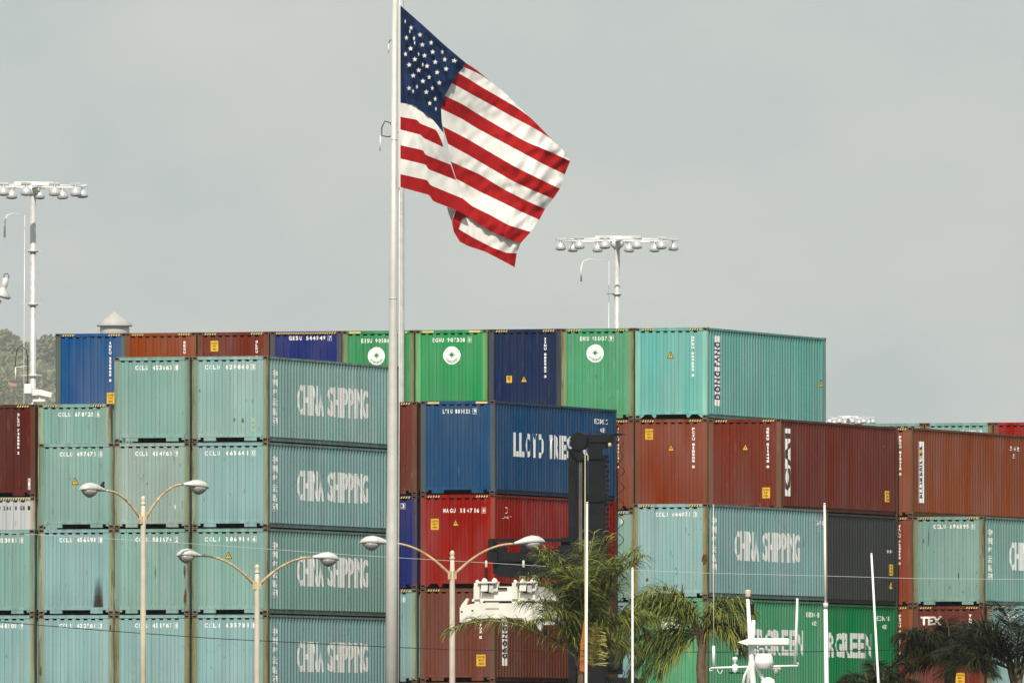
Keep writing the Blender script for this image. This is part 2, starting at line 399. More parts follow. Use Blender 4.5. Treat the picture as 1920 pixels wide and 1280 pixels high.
def emblem_me(x, z, r=.29):
    bm = bmesh.new(); poly(bm, [(x + r * math.cos(a * math.pi / 18), z + r * math.sin(a * math.pi / 18)) for a in range(36)]); conform(bm, 'end', .003)
    s = bmesh.new(); pts = []
    for k in range(16):
        rr = r * (.46 if k % 4 == 0 else .34 if k % 2 == 0 else .15); pts.append((x + rr * math.sin(k * math.pi / 8), z + .02 + rr * math.cos(k * math.pi / 8)))
    poly(s, pts); conform(s, 'end', .006); merge(bm, s, 1)
    for i, ch in enumerate('EVERGREEN'):
        a = R(215 + i * 110 / 8); t = text_bm(ch, .1, .0005); t2 = Matrix.Rotation(a + math.pi / 2, 3, 'Z')
        for v in t.verts: v.co = t2 @ Vector((v.co.x, v.co.y - .0, 0)) + Vector((x + r * .84 * math.cos(a), z + r * .84 * math.sin(a), 0))
        conform(t, 'end', .006); merge(bm, t, 1)
    return mesh_of(bm, 'emblem', [M_WHITE, M_GRNM])
HZ = {(H, f, p): stripes_me(H, f, p) for H in (HC, SD) for f in (0, 1, 2) for p in (0, 1)}
def u_of(px, v, y=None):
    """x of a photo column -> coordinate along the end faces, in the row of stacks at depth v"""
    t = (px - 960) / F                       # X = t * Y
    # point = u*(CT,-ST) + v*(ST,CT);  X = t*Y
    return v * (t * CT - ST) / (CT + t * ST)
COL = {
 'teal': (.215, .366, .330), 'teal_pale': (.27, .43, .41), 'teal_blue': (.24, .398, .40), 'teal_grey': (.29, .385, .35),
 'turq': (.150, .405, .365), 'inku': (.020, .088, .24), 'navy': (.012, .024, .074), 'lloyd': (.016, .068, .165), 'royal': (.012, .022, .155),
 'green': (.042, .28, .105), 'green_pale': (.085, .32, .165), 'green_dark': (.014, .20, .070), 'brown': (.215, .047, .022), 'orange': (.235, .060, .024),
 'maroon': (.085, .012, .007), 'brown_pale': (.165, .050, .030), 'red': (.28, .011, .006), 'brown_red': (.150, .032, .020), 'grey': (.050, .053, .055), 'white': (.47, .49, .50)}
def mixc(a, b, t): return tuple(x * (1 - t) + y * t for x, y in zip(a, b))
OLIVE = (.36, .36, .20)
def container(label, u, v, z, H, color, post=None, wear=.5, sill_='a', parts=(), group=None, cast=None, name='shipping_container', lite=False, hz=None, dth=0.0):
    """u = coordinate of the container's right front corner; parts = list of (name, mesh)"""
    k = 'hc' if H == HC else 'sd'; c = COL[color]; k2 = 1 + random.uniform(-.03, .03); c = tuple(x * k2 for x in c)
    th = TH + R(dth)
    root = empty(name, (u * CT + v * ST - Wd * math.cos(th), -u * ST + v * CT + Wd * math.sin(th), z), -th)
    tag(root, label, 'container', group)
    col = (*c, wear); pc = (*(post or mixc(c, (.17, .13, .09), .22)), min(1, wear * 1.4)); sc_ = (*c, wear * .8)
    cc = (*(cast or mixc(pc[:3], (.12, .06, .035), .55)), 1)
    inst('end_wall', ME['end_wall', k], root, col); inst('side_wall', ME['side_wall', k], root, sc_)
    inst('roof', ME['roof', k], root, col); inst('header', ME['header', k], root, col)
    if not lite:
        inst('side_wall', ME['far_side_wall', k], root, sc_); inst('rear_wall', ME['rear_wall', k], root, col)
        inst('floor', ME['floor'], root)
        inst('bottom_rail', ME['bottom_rail'], root, sc_); inst('corner_post', ME['corner_post_c', k], root, pc)
    inst('top_rail', ME['top_rail', k], root, sc_); inst('sill', ME['sill', sill_], root, col)
    inst('corner_post', ME['corner_post', k], root, pc); inst('corner_post', ME['corner_post_r', k], root, pc); inst('corner_post', ME['corner_post_b', k], root, pc)
    for x in (.088, Wd - .088):
        for y in (.080, Ln - .080):
            for zz in (.058, H - .058):
                if lite and (y > 1 and x < 1): continue
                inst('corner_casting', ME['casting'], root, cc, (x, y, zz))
    if hz is not None:
        for q in ((1,) if hz == 1 else (0, 2)): inst('hazard_stripe', HZ[(H, q, 1 if hz == 2 else 0)], root)
    for nm, me in parts: inst(nm, me, root)
    return root
GAP = .012
def stack(px, v, ztop, tiers, group, u=None, dth=0.0):
    """tiers from the top down: dicts for container(); ztop = top of the highest"""
    u = u_of(px, v) if u is None else u; z = ztop
    for t in tiers:
        t = dict(t); H = t.pop('H', SD); z -= H
        container(t.pop('label'), u, v, z, H, t.pop('color'), group=group, dth=dth, **t); z -= GAP
    return u
V1, V2, V3, V4, V5 = 410.6, 423.25, 435.9, 448.55, 478.6
G1 = 'pale teal containers stacked at the front left'; G2 = 'containers in the middle row of stacks'; G3 = 'containers in the tall rear row of stacks'; G4 = 'containers stacked at the right'; G5 = 'container tops far behind'
CS = lambda H: cached(('cs', H), lambda: side_text('CHINA SHIPPING', 2.75, 9.35, H - 1.72, H - .80))
CJ = lambda H: cached(('cj', H), lambda: glyph_col('中国海运集团', .42, .92, H - .40, .29))
def cclu(num, H=SD, x0=.66, x1=2.08): return ('number_row', num_row(H, num, x0, x1))
def T(label, color='teal', H=SD, **k): return dict(label=label, color=color, H=H, **k)
CSIDE = lambda H: [('lettering', CS(H)), ('vertical_lettering', CJ(H))]
M_RUSTP = mat('rust_patch', (.12, .055, .025), .85, var=.4, scale=9); M_SCUFF = mat('grey_scuff', (.10, .13, .12), .8, var=.3, scale=8); M_CHALK = mat('yellow_chalk', (.50, .55, .22), .8, var=.1)
def patch(x, z, w_, h, seed, m=None, where='end', nm='rust_patch', off=.004):
    rg = random.Random(seed); bm = bmesh.new(); n = 14
    poly(bm, [(x + w_ / 2 * rg.uniform(.45, 1) * math.cos(k * 2 * math.pi / n), z + h / 2 * rg.uniform(.45, 1) * math.sin(k * 2 * math.pi / n)) for k in range(n)])
    conform(bm, where, off); return (nm, mesh_of(bm, nm, m or M_RUSTP))
# --- front left block (four columns, standard height)
uC2 = u_of(502.3, V1)
uC1, uB = uC2 - 2.515, uC2 - 2.515 - 2.445; uA = uB - 2.56
OL = dict(post=(.225, .29, .20)); OB = dict(post=(.18, .28, .22))
def soot():
    m, t, b = newmat('soot_mark'); N = t.nodes.new; L = t.links.new
    tc = N('ShaderNodeTexCoord'); sx = N('ShaderNodeSeparateXYZ'); L(tc.outputs['Object'], sx.inputs[0])
    def ma(op, a, c):
        n = N('ShaderNodeMath'); n.operation = op
        for i, q in enumerate((a, c)):
            if isinstance(q, (int, float)): n.inputs[i].default_value = q
            else: L(q, n.inputs[i])
        return n.outputs[0]
    dx = ma('ABSOLUTE', ma('SUBTRACT', sx.outputs[0], 1.92), 0)
    wdt = ma('ADD', .05, ma('MULTIPLY', ma('POWER', ma('MAXIMUM', ma('SUBTRACT', 1.3, sx.outputs[2]), .001), .5), .135))
    nn = N('ShaderNodeTexNoise'); nn.inputs['Scale'].default_value = 7; nn.inputs['Detail'].default_value = 5; L(tc.outputs['Object'], nn.inputs['Vector'])
    q = ma('DIVIDE', dx, wdt); a = ma('SUBTRACT', 1, ma('MULTIPLY', q, q)); a = ma('MULTIPLY', a, ma('ADD', nn.outputs[0], .62))
    a2 = ma('MULTIPLY', a, ma('POWER', ma('MAXIMUM', ma('MULTIPLY', ma('SUBTRACT', 1.22, sx.outputs[2]), 1.05), 0), 1.15)); a2 = ma('MINIMUM', ma('MAXIMUM', a2, 0), .93)
    L(a2, b.inputs['Alpha']); b.inputs['Base Color'].default_value = (.035, .022, .015, 1); b.inputs['Roughness'].default_value = .9
    bm = bmesh.new(); quad(bm, 1.70, 2.14, .2, 1.25); conform(bm, 'end', .004); return mesh_of(bm, 'soot_mark', m)
stack(0, V1, 13.04, [
 T('top pale teal container beside the flagpole, CHINA SHIPPING on its long side, numbered 429840', 'teal_pale', **OL, wear=.5, parts=[cclu('CCLU 429840 3', SD, .38, 2.02), patch(1.35, .66, .12, .16, 1, M_SCUFF, nm='scuff_mark'), patch(1.62, .64, .10, .22, 2, M_SCUFF, nm='scuff_mark'), patch(.23, 1.55, .05, .16, 3, M_SCUFF, nm='scuff_mark'), ('chalk_mark', cached('ck', lambda: (lambda b: (fit(b, 1.90, 1.99, .30, .72), conform(b, 'end'), mesh_of(b, 'chalk_mark', M_CHALK))[2])(text_bm('Z\nV\nN', 1, .02)))), *CSIDE(SD)]),
 T('teal container numbered CCLU 465641, second down on the corner stack left of the flagpole', 'teal_blue', **OL, wear=.55, parts=[cclu('CCLU 465641 0', SD, .38, 2.04), *CSIDE(SD)]),
 T('green-teal container with a yellow warning triangle behind the middle street lamp', 'teal', **OB, wear=.55, parts=[cclu('CCLU 586914 6', SD, .38, 2.06), *CSIDE(SD), ('warning_sticker', triangle_me(1.16, SD - .82))]),
 T('light teal container numbered CCLU 435781 behind the middle lamp post', 'teal_blue', post=(.21, .22, .12), wear=.6, parts=[cclu('CCLU 435781 1', SD, .38, 2.06), *CSIDE(SD)]),
 T('teal container with CHINA SHIPPING at the foot of the corner stack', 'teal', **OL, wear=.6, parts=CSIDE(SD))], G1, u=uC2)
stack(0, V1, 13.04, [
 T('greyish teal container numbered CCLU 453663, top left of the front stacks', 'teal', post=(.20, .31, .25), wear=.4, parts=[cclu('CCLU 453663 1')]),
 T('chalky grey-teal container numbered CCLU 424763 behind the tallest lamp', 'teal_grey', **OL, wear=.65, parts=[cclu('CCLU 424763 9'), patch(1.05, 1.35, .06, .10, 21, M_SCUFF, nm='scuff_mark'), patch(.85, 1.5, .03, .05, 22, M_SCUFF, nm='scuff_mark'), patch(1.95, .65, .03, .22, 23, M_WHITE, nm='scratch')]),
 T('teal container numbered CCLU 501674 behind the pole of the tallest lamp post', 'teal', **OB, wear=.75, parts=[cclu('CCLU 501674 2'), patch(1.32, 1.25, .07, .5, 24, M_SCUFF, nm='scuff_mark'), patch(2.3, .5, .12, .7, 25, off=.026), patch(2.28, 1.3, .08, .5, 26, off=.026)]),
 T('light blue-teal container numbered CCLU 421767 behind the black wire', 'teal_blue', post=(.21, .22, .12), wear=.65, parts=[cclu('CCLU 421767 8')]),
 T('teal container at the foot of the stack under the tallest lamp post', 'teal', **OL, wear=.6)], G1, u=uC1)
stack(0, V1, 13.04 - SD - GAP, [
 T('teal container with a yellow warning triangle, left of the tallest lamp post', 'teal', **OB, wear=.5, parts=[cclu('CCLU 497473 0'), ('warning_sticker', triangle_me(1.17, SD - 1.15))]),
 T('blue-teal container with a black soot mark near its lower right', 'teal_blue', post=(.25, .31, .20), wear=.85, parts=[cclu('CCLU 456698 1'), ('soot_mark', soot())]),
 T('light teal container numbered CCLU 422761 under the soot-marked one', 'teal_blue', **OL, wear=.6, parts=[cclu('CCLU 422761 3'), patch(2.33, 2.2, .07, .3, 27, off=.026), patch(.08, .9, .10, .4, 28, off=.026)]),
 T('teal container at the foot of the stack below the soot-marked one', 'teal', **OL, wear=.6)], G1, u=uB)
stack(0, V1, 13.04 - 2 * (SD + GAP), [
 T('teal container cut by the left picture edge, directly under the white one', 'teal', **OB, wear=.5, parts=[cclu('CCLU 323811 0')]),
 T('light teal container numbered CCLU 448100 in the lower left corner', 'teal_blue', **OL, wear=.55, parts=[cclu('CCLU 448100 9')]),
 T('teal container at the foot of the leftmost front stack', 'teal', **OL, wear=.6)], G1, u=uA)
# --- middle row
MT = 11.97
def numc(s, H=HC, x=1.95, z=None): return ('number_column', num_col(H, s, x, z))
stack(66, V2, MT, [
 T('dark maroon container with a white vertical number, at the left picture edge', 'maroon', HC, hz=0, wear=.3, parts=[numc('GLDU 746886 2', HC, 1.86), ('lettering', cached('wl', lambda: (lambda b: (fit(b, 2.19, 2.27, .22, .58), conform(b, 'end'), mesh_of(b, 'lettering', M_WHITE))[2])(text_bm('HI', 1, .05))))]),
 T('white container with a black and white hazard edge, under the maroon one', 'white', HC, post=(.36, .33, .25), hz=1, wear=.3, parts=[('number_row', num_row(HC, 'TTNU 264 8 GB 1', .9, 2.3, HC - .34, False, M_BLK))]),
 T('teal container hidden behind the leftmost front stack, third down', 'teal', HC, wear=.5),
 T('teal container hidden behind the leftmost front stack, at its foot', 'teal', HC, wear=.5)], G2)
stack(207.5, V2, MT, [
 T('dull teal container numbered CCLU 678725 with hazard stripes, under the bright blue one', 'teal', HC, post=(.30, .36, .25), hz=0, wear=.7, parts=[cclu('CCLU 678725 6', HC)]),
 T('teal container hidden below the one numbered CCLU 678725', 'teal', HC, wear=.5)], G2)
stack(781.5, V2, MT - .02, [
 T('brown container sliver just right of the flagpole, beside the blue one with white lettering', 'brown_red', HC, hz=0, wear=.5, post=(.17, .06, .04)),
 T('royal blue container sliver just right of the flagpole, beside the bright red one', 'royal', HC, hz=0, wear=.4, parts=[('number_row', num_row(HC, 'SCZU 784512 3', .5, 2.05))]),
 T('teal container sliver low beside the flagpole, left of the pale brown one', 'teal_blue', HC, hz=0, wear=.6, post=(.24, .32, .22), parts=[cclu('CCLU 621548 0', HC)]),
 T('teal container at the foot of the stack just right of the flagpole', 'teal', HC, wear=.5)], G2)
lsmall = lambda a, b, H=HC: [('lettering', side_text(a, 10.0, 11.4, H - .50, H - .34, .02)), ('lettering', side_text(b, 10.6, 11.1, H - .76, H - .62, .02))]
stack(927.6, V2, MT, [
 T('blue container with LLOYD TRIESTINO in white on its long side', 'lloyd', HC, sill_='a', hz=2, wear=.35, post=(.06, .10, .14), parts=[('number_row', num_row(HC, 'LTIU 800122 9', .70, 1.85)), ('lettering', side_text('LLOYD', 1.85, 4.9, HC - 1.70, HC - .95, .055)), ('lettering', side_text('TRIESTINO', 5.35, 9.6, HC - 1.70, HC - .95, .055)), *lsmall('800122', 'GB')]),
 T('bright red container with two yellow stickers, behind the black lifting frame', 'red', HC, sill_='b', hz=0, wear=.2, post=(.30, .03, .02), parts=[('number_row', num_row(HC, 'MAGU 514716 0', .72, 2.15, HC - .50)), ('caution_sticker', caution_me(.47, HC - .92)), ('warning_sticker', triangle_me(1.15, HC - .88)), ('lettering', side_text('UNIT', .75, 1.75, HC - .74, HC - .66, .02)), ('lettering', side_text(')', 1.1, 1.4, HC - .58, HC - .38, .04))]),
 T('pale brown container behind the white spreader, under the bright red one', 'brown_pale', HC, hz=0, wear=.35, parts=[('warning_sticker', triangle_me(1.03, HC - .62)), ('caution_sticker', caution_me(1.98, .66, 'end', .3, .36)), numc('TCNU 874102 5', HC, 1.96), ('banner', rot_banner('CRONOS', .8, 1.3, .5, 2.1, M_MAROON))]),
 T('brown container at the foot of the stack behind the spreader', 'brown', HC, wear=.5)], G2)
RT = 8.735
stack(1327, V2, RT, [
 T('teal container numbered CCLU 644071 above the palm fronds', 'teal_blue', HC, hz=0, post=(.24, .23, .12), wear=.7, parts=[('number_row', num_row(HC, 'CCLU 644071 3', .72, 2.1)), patch(2.33, 1.15, .24, .5, 5, off=.024), patch(.45, .55, .10, .14, 6), patch(1.80, 1.95, .06, .06, 7, M_SCUFF, nm='scuff_mark'), patch(1.4, .9, .05, .12, 9), *CSIDE(HC), ('lettering', side_text('643', 11.0, 11.8, HC - .50, HC - .34, .02)), ('lettering', side_text('5', 11.2, 11.4, HC - .7, HC - .56, .02))]),
 T('mid green container with EVERGREEN on its side, behind the boat radar mast', 'green_pale', HC, post=(.12, .20, .10), wear=.45, parts=[('emblem', emblem_me(1.2, HC - .85)), ('lettering', side_text('EVERGREEN', 2.65, 9.75, HC - 1.72, HC - .92, .055)), *lsmall('810841', 'GB')]),
 T('green container at the foot of the stack behind the radar mast', 'green', HC, wear=.5)], G2, dth=.5)
# --- tall rear row
RTOP = 14.575
def top3(px, t): stack(px, V3, RTOP, [t], G3)
top3(236.5, T('bright blue container at the top left end of the rear row', 'inku', HC, hz=0, post=(.09, .13, .13), wear=.35, parts=[numc('INKU 226865 8', HC, 1.88), ('caution_sticker', caution_me(1.88, .80, 'end', .26, .36))]))
top3(367.5, T('orange-brown container in the top row, behind the one numbered CCLU 453663', 'orange', HC, hz=0, wear=.3, parts=[numc('SEGU 501244 0', HC, 2.02)]))
top3(504.0, T('brown container with a yellow caution sticker, left of the royal blue one up top', 'brown_red', HC, hz=0, wear=.3, parts=[numc('GLDU 705533 1', HC, 2.0), ('caution_sticker', caution_me(.57, HC - .45))]))
top3(640.5, T('royal blue container with a full-width hazard edge in the top row', 'royal', HC, hz=1, wear=.25, post=(.07, .08, .12), parts=[('number_row', num_row(HC, 'GESU 544049 7', .62, 2.1, HC - .22))]))
top3(776.5, T('green container with a white round emblem, behind the flagpole in the top row', 'green', HC, hz=2, wear=.4, post=(.16, .24, .12), parts=[('number_row', num_row(HC, 'EISU 905861 0', .62, 1.9, HC - .33)), ('emblem', emblem_me(1.15, HC - .82))]))
top3(914, T('bright green container with a round emblem, left of the dark navy one', 'green', HC, hz=2, wear=.15, post=(.13, .35, .14), parts=[('number_row', num_row(HC, 'EGHU 907328 0', .55, 1.9, HC - .33)), ('emblem', emblem_me(1.22, HC - .82))]))
top3(1052, T('dark navy container between two green ones in the top row', 'navy', HC, hz=0, wear=.2, post=(.05, .06, .08), parts=[numc('XINU 885982 3', HC, 1.9), ('caution_sticker', caution_me(.68, HC - 1.60, 'end', .17, .22, ('E', 'E'))), ('warning_sticker', triangle_me(1.18, HC - 1.60))]))
top3(1188.2, T('pale green container with a round emblem, between the navy and turquoise ones', 'green_pale', HC, hz=0, wear=.75, post=(.22, .27, .13), parts=[('number_row', num_row(HC, 'EMCU 935437 9', .62, 1.75, HC - .33)), ('emblem', emblem_me(1.14, HC - .80))]))
stack(1326.8, V3, RTOP, [
 T('bright turquoise container with a white banner at the right end of the top row', 'turq', HC, sill_='b', hz=0, wear=.08, post=(.21, .50, .41), parts=[numc('DFSU 664652 3', HC, 1.93), ('warning_sticker', triangle_me(1.18, HC - .88)), ('banner', rot_banner('DONG FANG', .75, 1.35, .42, HC - .25, M_NAVY)), ('warning_sticker', triangle_me(11.75, HC - 1.5, 'side', .13))]),
 T('rust-red container with a caution sticker and warning triangle, under the turquoise one', 'brown', HC, hz=0, wear=.25, parts=[numc('PCIU 818509 5', HC, 1.95), ('warning_sticker', triangle_me(1.2, HC - .92)), ('caution_sticker', caution_me(.47, HC - .48))])], G3, dth=.75)
stack(1188.2, V3, RTOP - HC - GAP, [
 T('red-brown container partly behind the coiled cable, under the pale green one', 'brown', HC, hz=0, wear=.3, parts=[numc('TRIU 885191 9', HC, 1.9)]),
 T('teal container mostly hidden by the palm, left neighbour of the one numbered CCLU 644071', 'teal', HC, hz=0, wear=.6, post=(.24, .34, .27), parts=[cclu('CCLU 697841 5', HC, .9, 2.1)]),
 T('blue-teal container glimpsed low between the two front palms', 'teal_blue', HC, wear=.6),
 T('teal container at the foot of the stack behind the tall palm', 'teal', HC, wear=.6)], G3)
stack(1464.5, V3, RTOP - HC - GAP - .015, [
 T('wine-brown container with a white banner on its long side, below the turquoise side', 'brown_red', HC, hz=0, wear=.25, post=(.17, .075, .045), parts=[numc('GESU 511448 0', HC, 1.98), ('warning_sticker', triangle_me(1.23, HC - .90)), ('caution_sticker', caution_me(1.92, HC - 2.35)), ('banner', rot_banner('CAI', .42, 1.05, .45, HC - .30, M_MAROON, .15)), ('caution_sticker', caution_me(11.15, .62, 'side', .5, .36)), ('warning_sticker', triangle_me(10.8, HC - .60, 'side', .13))]),
 T('charcoal grey container side above the dark green one', 'grey', HC, hz=0, wear=.15, parts=[('caution_sticker', caution_me(11.5, 1.15, 'side', .5, .36)), ('warning_sticker', triangle_me(11.5, .65, 'side', .15)), ('lettering', side_text('IHHH', 11.1, 11.6, HC - 1.2, HC - 1.1, .02))]),
 T('dark green container with GREEN of its lettering showing left of the leaning white pole', 'green_dark', HC, wear=.3, parts=[('lettering', side_text('EVERGREEN', 2.5, 9.5, HC - 1.72, HC - .92, .055)), *lsmall('800698', 'GB')]),
 T('brown container at the foot of the stack under the dark green one', 'brown', HC, wear=.4)], G3, dth=.75)
# --- right block
RB = 11.655
stack(1711.5, V4, RB, [
 T('orange-brown container with a narrow white and blue banner on its side', 'orange', HC, hz=0, wear=.3, parts=[numc('FSCU 813415 5', HC, 1.99), ('banner', rot_banner('FLORENS', .65, 1.2, .45, 2.45, M_NAVY, .15, True)), ('lettering', side_text('542', 10.3, 11.3, HC - .55, HC - .41, .02)), ('lettering', side_text('5', 10.6, 10.85, HC - .80, HC - .66, .02))]),
 T('orange-red container sliver with a vertical number, between the charcoal and teal ones', 'brown', HC, hz=0, wear=.35, parts=[numc('TRLU 724519 0', HC, 1.96)]),
 T('faded orange container sliver beside the dark green one', 'orange', HC, hz=0, wear=.5, parts=[numc('FSCU 660214 8', HC, 1.97)]),
 T('orange container at the foot of the stack beside the dark green one', 'orange', HC, wear=.5)], G4, dth=1.5)
stack(1845, V4, RB - HC - GAP, [
 T('teal container numbered CCLU 696395 near the right edge', 'teal', HC, hz=0, post=(.21, .26, .16), wear=.7, parts=[('number_row', num_row(HC, 'CCLU 696395 0', .68, 2.13)), patch(.52, 2.2, .05, 1.0, 11, M_SCUFF, nm='scuff_mark'), patch(1.55, .95, .09, .28, 12), patch(1.7, .45, .12, .05, 13, M_SCUFF, nm='scuff_mark'), patch(.36, 2.1, .10, .2, 14, M_SCUFF, nm='scuff_mark'), *CSIDE(HC)]),
 T('brown container with white TEX lettering behind the dark palm', 'brown_red', HC, hz=0, wear=.4, parts=[('lettering', cached('tex', lambda: (lambda b: (fit(b, .25, .98, HC - .62, HC - .34), conform(b, 'end'), mesh_of(b, 'lettering', M_WHITE))[2])(text_bm('TEX', 1, .04)))), numc('TGHU 705561 8', HC, 1.95), ('caution_sticker', caution_me(1.6, .55, 'end', .3, .34))]),
 T('brown container at the foot of the stack behind the dark palm', 'brown', HC, wear=.5)], G4, dth=1.5)
stack(1985.5, V4, RB - 2 * (HC + GAP), [
 T('light blue-teal container behind the palm at the right picture edge', 'teal_blue', HC, hz=0, wear=.4, post=(.21, .26, .16), parts=[cclu('CCLU 658204 7', HC)]),
 T('teal container at the foot of the stack at the right picture edge', 'teal', HC, wear=.5)], G4)
for px, c, lab in ((1610, 'teal', 'green-teal container top just showing behind the wine-brown container'), (1733, 'teal', 'worn teal container top far behind, left of the two at the right'), (1861, 'teal', 'worn teal container top far behind, next to the red one'), (1990, 'red', 'red container top far behind at the right picture edge')):
    stack(px, V5, 12.53, [T(lab, c, SD, wear=.9 if c == 'teal' else .2, post=(.2, .14, .08) if c == 'teal' else None, parts=[cclu('CCLU 416852 0')] if c == 'teal' else [])], G5)
# ------------------------------------------------------------------ yard ground, quay, water
def sheet(name, x0, x1, y0, y1, z, m, n=1):
    b = MB(); b.bm.faces.new([b.bm.verts.new(p) for p in ((x0, y0, z), (x1, y0, z), (x1, y1, z), (x0, y1, z))]); b.norec = True
    o = b.build(name, m); o['kind'] = 'structure'; return o
M_ASPH = mat('yard_asphalt', (.05, .05, .048), .9, var=.25, scale=.4)
M_WATER, wt, wb = newmat('harbour_water'); wb.inputs['Base Color'].default_value = (.02, .035, .035, 1); wb.inputs['Roughness'].default_value = .12
_n = wt.nodes.new('ShaderNodeTexNoise'); _n.inputs['Scale'].default_value = .6; _b = wt.nodes.new('ShaderNodeBump'); _b.inputs['Strength'].default_value = .4
_c = wt.nodes.new('ShaderNodeTexCoord'); wt.links.new(_c.outputs['Object'], _n.inputs['Vector']); wt.links.new(_n.outputs[0], _b.inputs['Height']); wt.links.new(_b.outputs[0], wb.inputs['Normal'])
sheet('ground', -4000, 4000, 335, 5000, 0.0, M_ASPH)
q = MB().box(-4000, 4000, 334.4, 335.4, -4, .15).build('quay_wall', mat('quay_concrete', (.28, .27, .25), .85)); q['kind'] = 'structure'
sheet('water', -4000, 4000, -400, 334.4, -2.4, M_WATER)
pl = MB().box(-45, 8, 0, Ln + 1, .003, .33)
plo = pl.build('pavement', mat('raised_apron_concrete', (.3, .29, .27), .85), loc=((V2 - .3) * ST, (V2 - .3) * CT, 0), rz=-TH); plo['kind'] = 'structure'
for v in plo.data.vertices: v.co.x += u_of(960, V2) * 1.0
# ------------------------------------------------------------------ light masts
def ring_mast(loc, h, r0, r1, rot, label, s=1.0, cctv=False, bracket=(4.5, 4.0)):
    root = empty('light_mast', loc, rot); tag(root, label, 'light mast', 'tall yard light masts')
    MB().tube([(0, 0, 0), (0, 0, h * .5), (0, 0, h)], [r0, (r0 + r1) / 2, r1], 14).build('pole', M_GALV, root)
    f = MB(); zt = h - .05
    nr = [(-2.75, 0), (-2.0, -2.0), (-.78, -2.3), (.78, -2.3), (2.0, -2.0), (2.75, 0), (2.0, 2.0), (.78, 2.3), (-.78, 2.3), (-2.0, 2.0)]
    for a, b in zip(nr, nr[1:] + nr[:1]): f.tube([(a[0] * s, a[1] * s, zt), (b[0] * s, b[1] * s, zt)], .04 * s, 6)
    f.box(-2.7 * s, 2.7 * s, -.06, .06, zt - .05, zt + .05); f.box(-.12, .12, -2.3 * s, 2.3 * s, zt - .08, zt + .08); f.box(-1.1 * s, 1.1 * s, -.22, .22, zt - .05, zt + .22)
    f.lathe([(.05, -.4), (.32, -.15), (.34, .1), (.1, .2)], 12, (0, 0, zt - .1))
    f.build('lamp_ring', M_LAMPW, root)
    hd = MB(); hd.box(-.27, .27, -.09, .09, .02, .15, .02); hd.lathe([(.07, .02), (.08, -.08), (.20, -.15), (.26, -.28), (.285, -.46), (.27, -.48)], 14)
    sh = hd.mesh('floodlight', M_SHADE); ln = MB().lathe([(.24, -.47), (.22, -.51), (.09, -.53)], 12).mesh('lens', M_LENS)
    for x, y in nr:
        o = inst('floodlight', sh, root, None, (x * s, y * s, zt - .02)); o.scale = (.9, .9, .9); o.rotation_euler = (random.uniform(-.07, .07), random.uniform(-.07, .07), random.uniform(-.3, .3)); inst('lens', ln, o)
    cb = MB(); cb.tube([(-r1 - .28, 0, h * .35), (-r1 - .28, 0, h * .72), (-r1 - .25, 0, h - bracket[1])], .014, 5)
    cb.tube([(-r1 - .3, 0, h - bracket[1]), (-bracket[0] + .4, 0, h - bracket[1] + .1), (-bracket[0] + .1, 0, h - bracket[1]), (-bracket[0], 0, h - bracket[1] - .35), (-bracket[0], 0, h - bracket[1] - 1.0)], [.014, .014, .018, .05, .05], 6)
    cb.build('service_arm', M_LAMPW, root)
    for zz in (h * .55, h * .68, h * .8, h - bracket[1] - 1.6):
        MB().lathe([(r0 + .04, -.06), (r0 + .06, 0), (r0 + .04, .06)], 12, (0, 0, zz)).box(-r0 - .35, r0 + .22, -.02, .02, zz - .02, zz + .02).build('clamp_band', M_HEAD, root)
    MB().box(-r0 - .5, -r0 - .02, -.2, .2, h * .57, h * .57 + 1.0, .03).build('control_box', M_LAMPW, root)
    lp = MB(); c0 = Vector((-r0 - .6, 0, h * .56)); lp.tube([c0 + Vector((math.cos(a) * .55, 0, math.sin(a) * .6)) for a in [i * .45 for i in range(11)]], .02, 4); lp.build('cable_loop', M_WIRED, root)
    return root
p = at(62, 348, 650); ring_mast((p.x, 650, 0), p.z, .19, .13, R(12), 'galvanised light mast at the far left with cameras on its pole', s=.82, bracket=(1.3, 1.35))
p = at(1157, 449, 700); ring_mast((p.x, 700, 0), p.z, .17, .14, R(4), 'galvanised yard light mast with a ring of ten floodlights above the pale green container', s=1.0, bracket=(1.75, 1.05))
p = at(1592, 783, 1300); ring_mast((p.x, 1300, 0), p.z, .25, .2, R(-10), 'distant light mast whose lamp ring just clears the brown container at the right', s=.78, bracket=(1.6, 8))
# the cctv cameras on the left mast (they are things fixed to it)
p = at(82, 741, 649.6); root = empty('security_camera', p, R(-20)); tag(root, 'white security camera housing on the left light mast beside the bright blue container', 'security camera')
MB().prism([(-.55, -.02), (-.55, .25), (-.2, .27), (.45, .1), (.42, -.10), (-.2, .02)], -.16, .16).build('housing', M_LAMPW, root)
MB().box(-.5, .1, -.1, .1, -.28, -.17).tube([(-.2, 0, -.2), (-.2, 0, .0)], .05, 6).build('bracket', M_LAMPW, root)
p = at(54, 728, 649.6); root = empty('junction_box', p); tag(root, 'white equipment box clamped to the left side of the left light mast', 'equipment box')
MB().box(-.22, .14, -.15, .15, -.25, .2, .03).build('box', M_LAMPW, root)
MB().tube([(-.05, 0, .2), (-.05, 0, 1.3), (-.1, 0, 1.7), (-.35, 0, 1.95), (-.55, 0, 1.7), (-.62, 0, 1.0)], .02, 4).build('cable', M_WIRED, root)
MB().tube([(-.6, 0, .95), (-.6, 0, .35)], .03, 5).tube([(-.6, 0, .95), (-.1, 0, 1.0)], .02, 4).build('antenna', M_LAMPW, root)
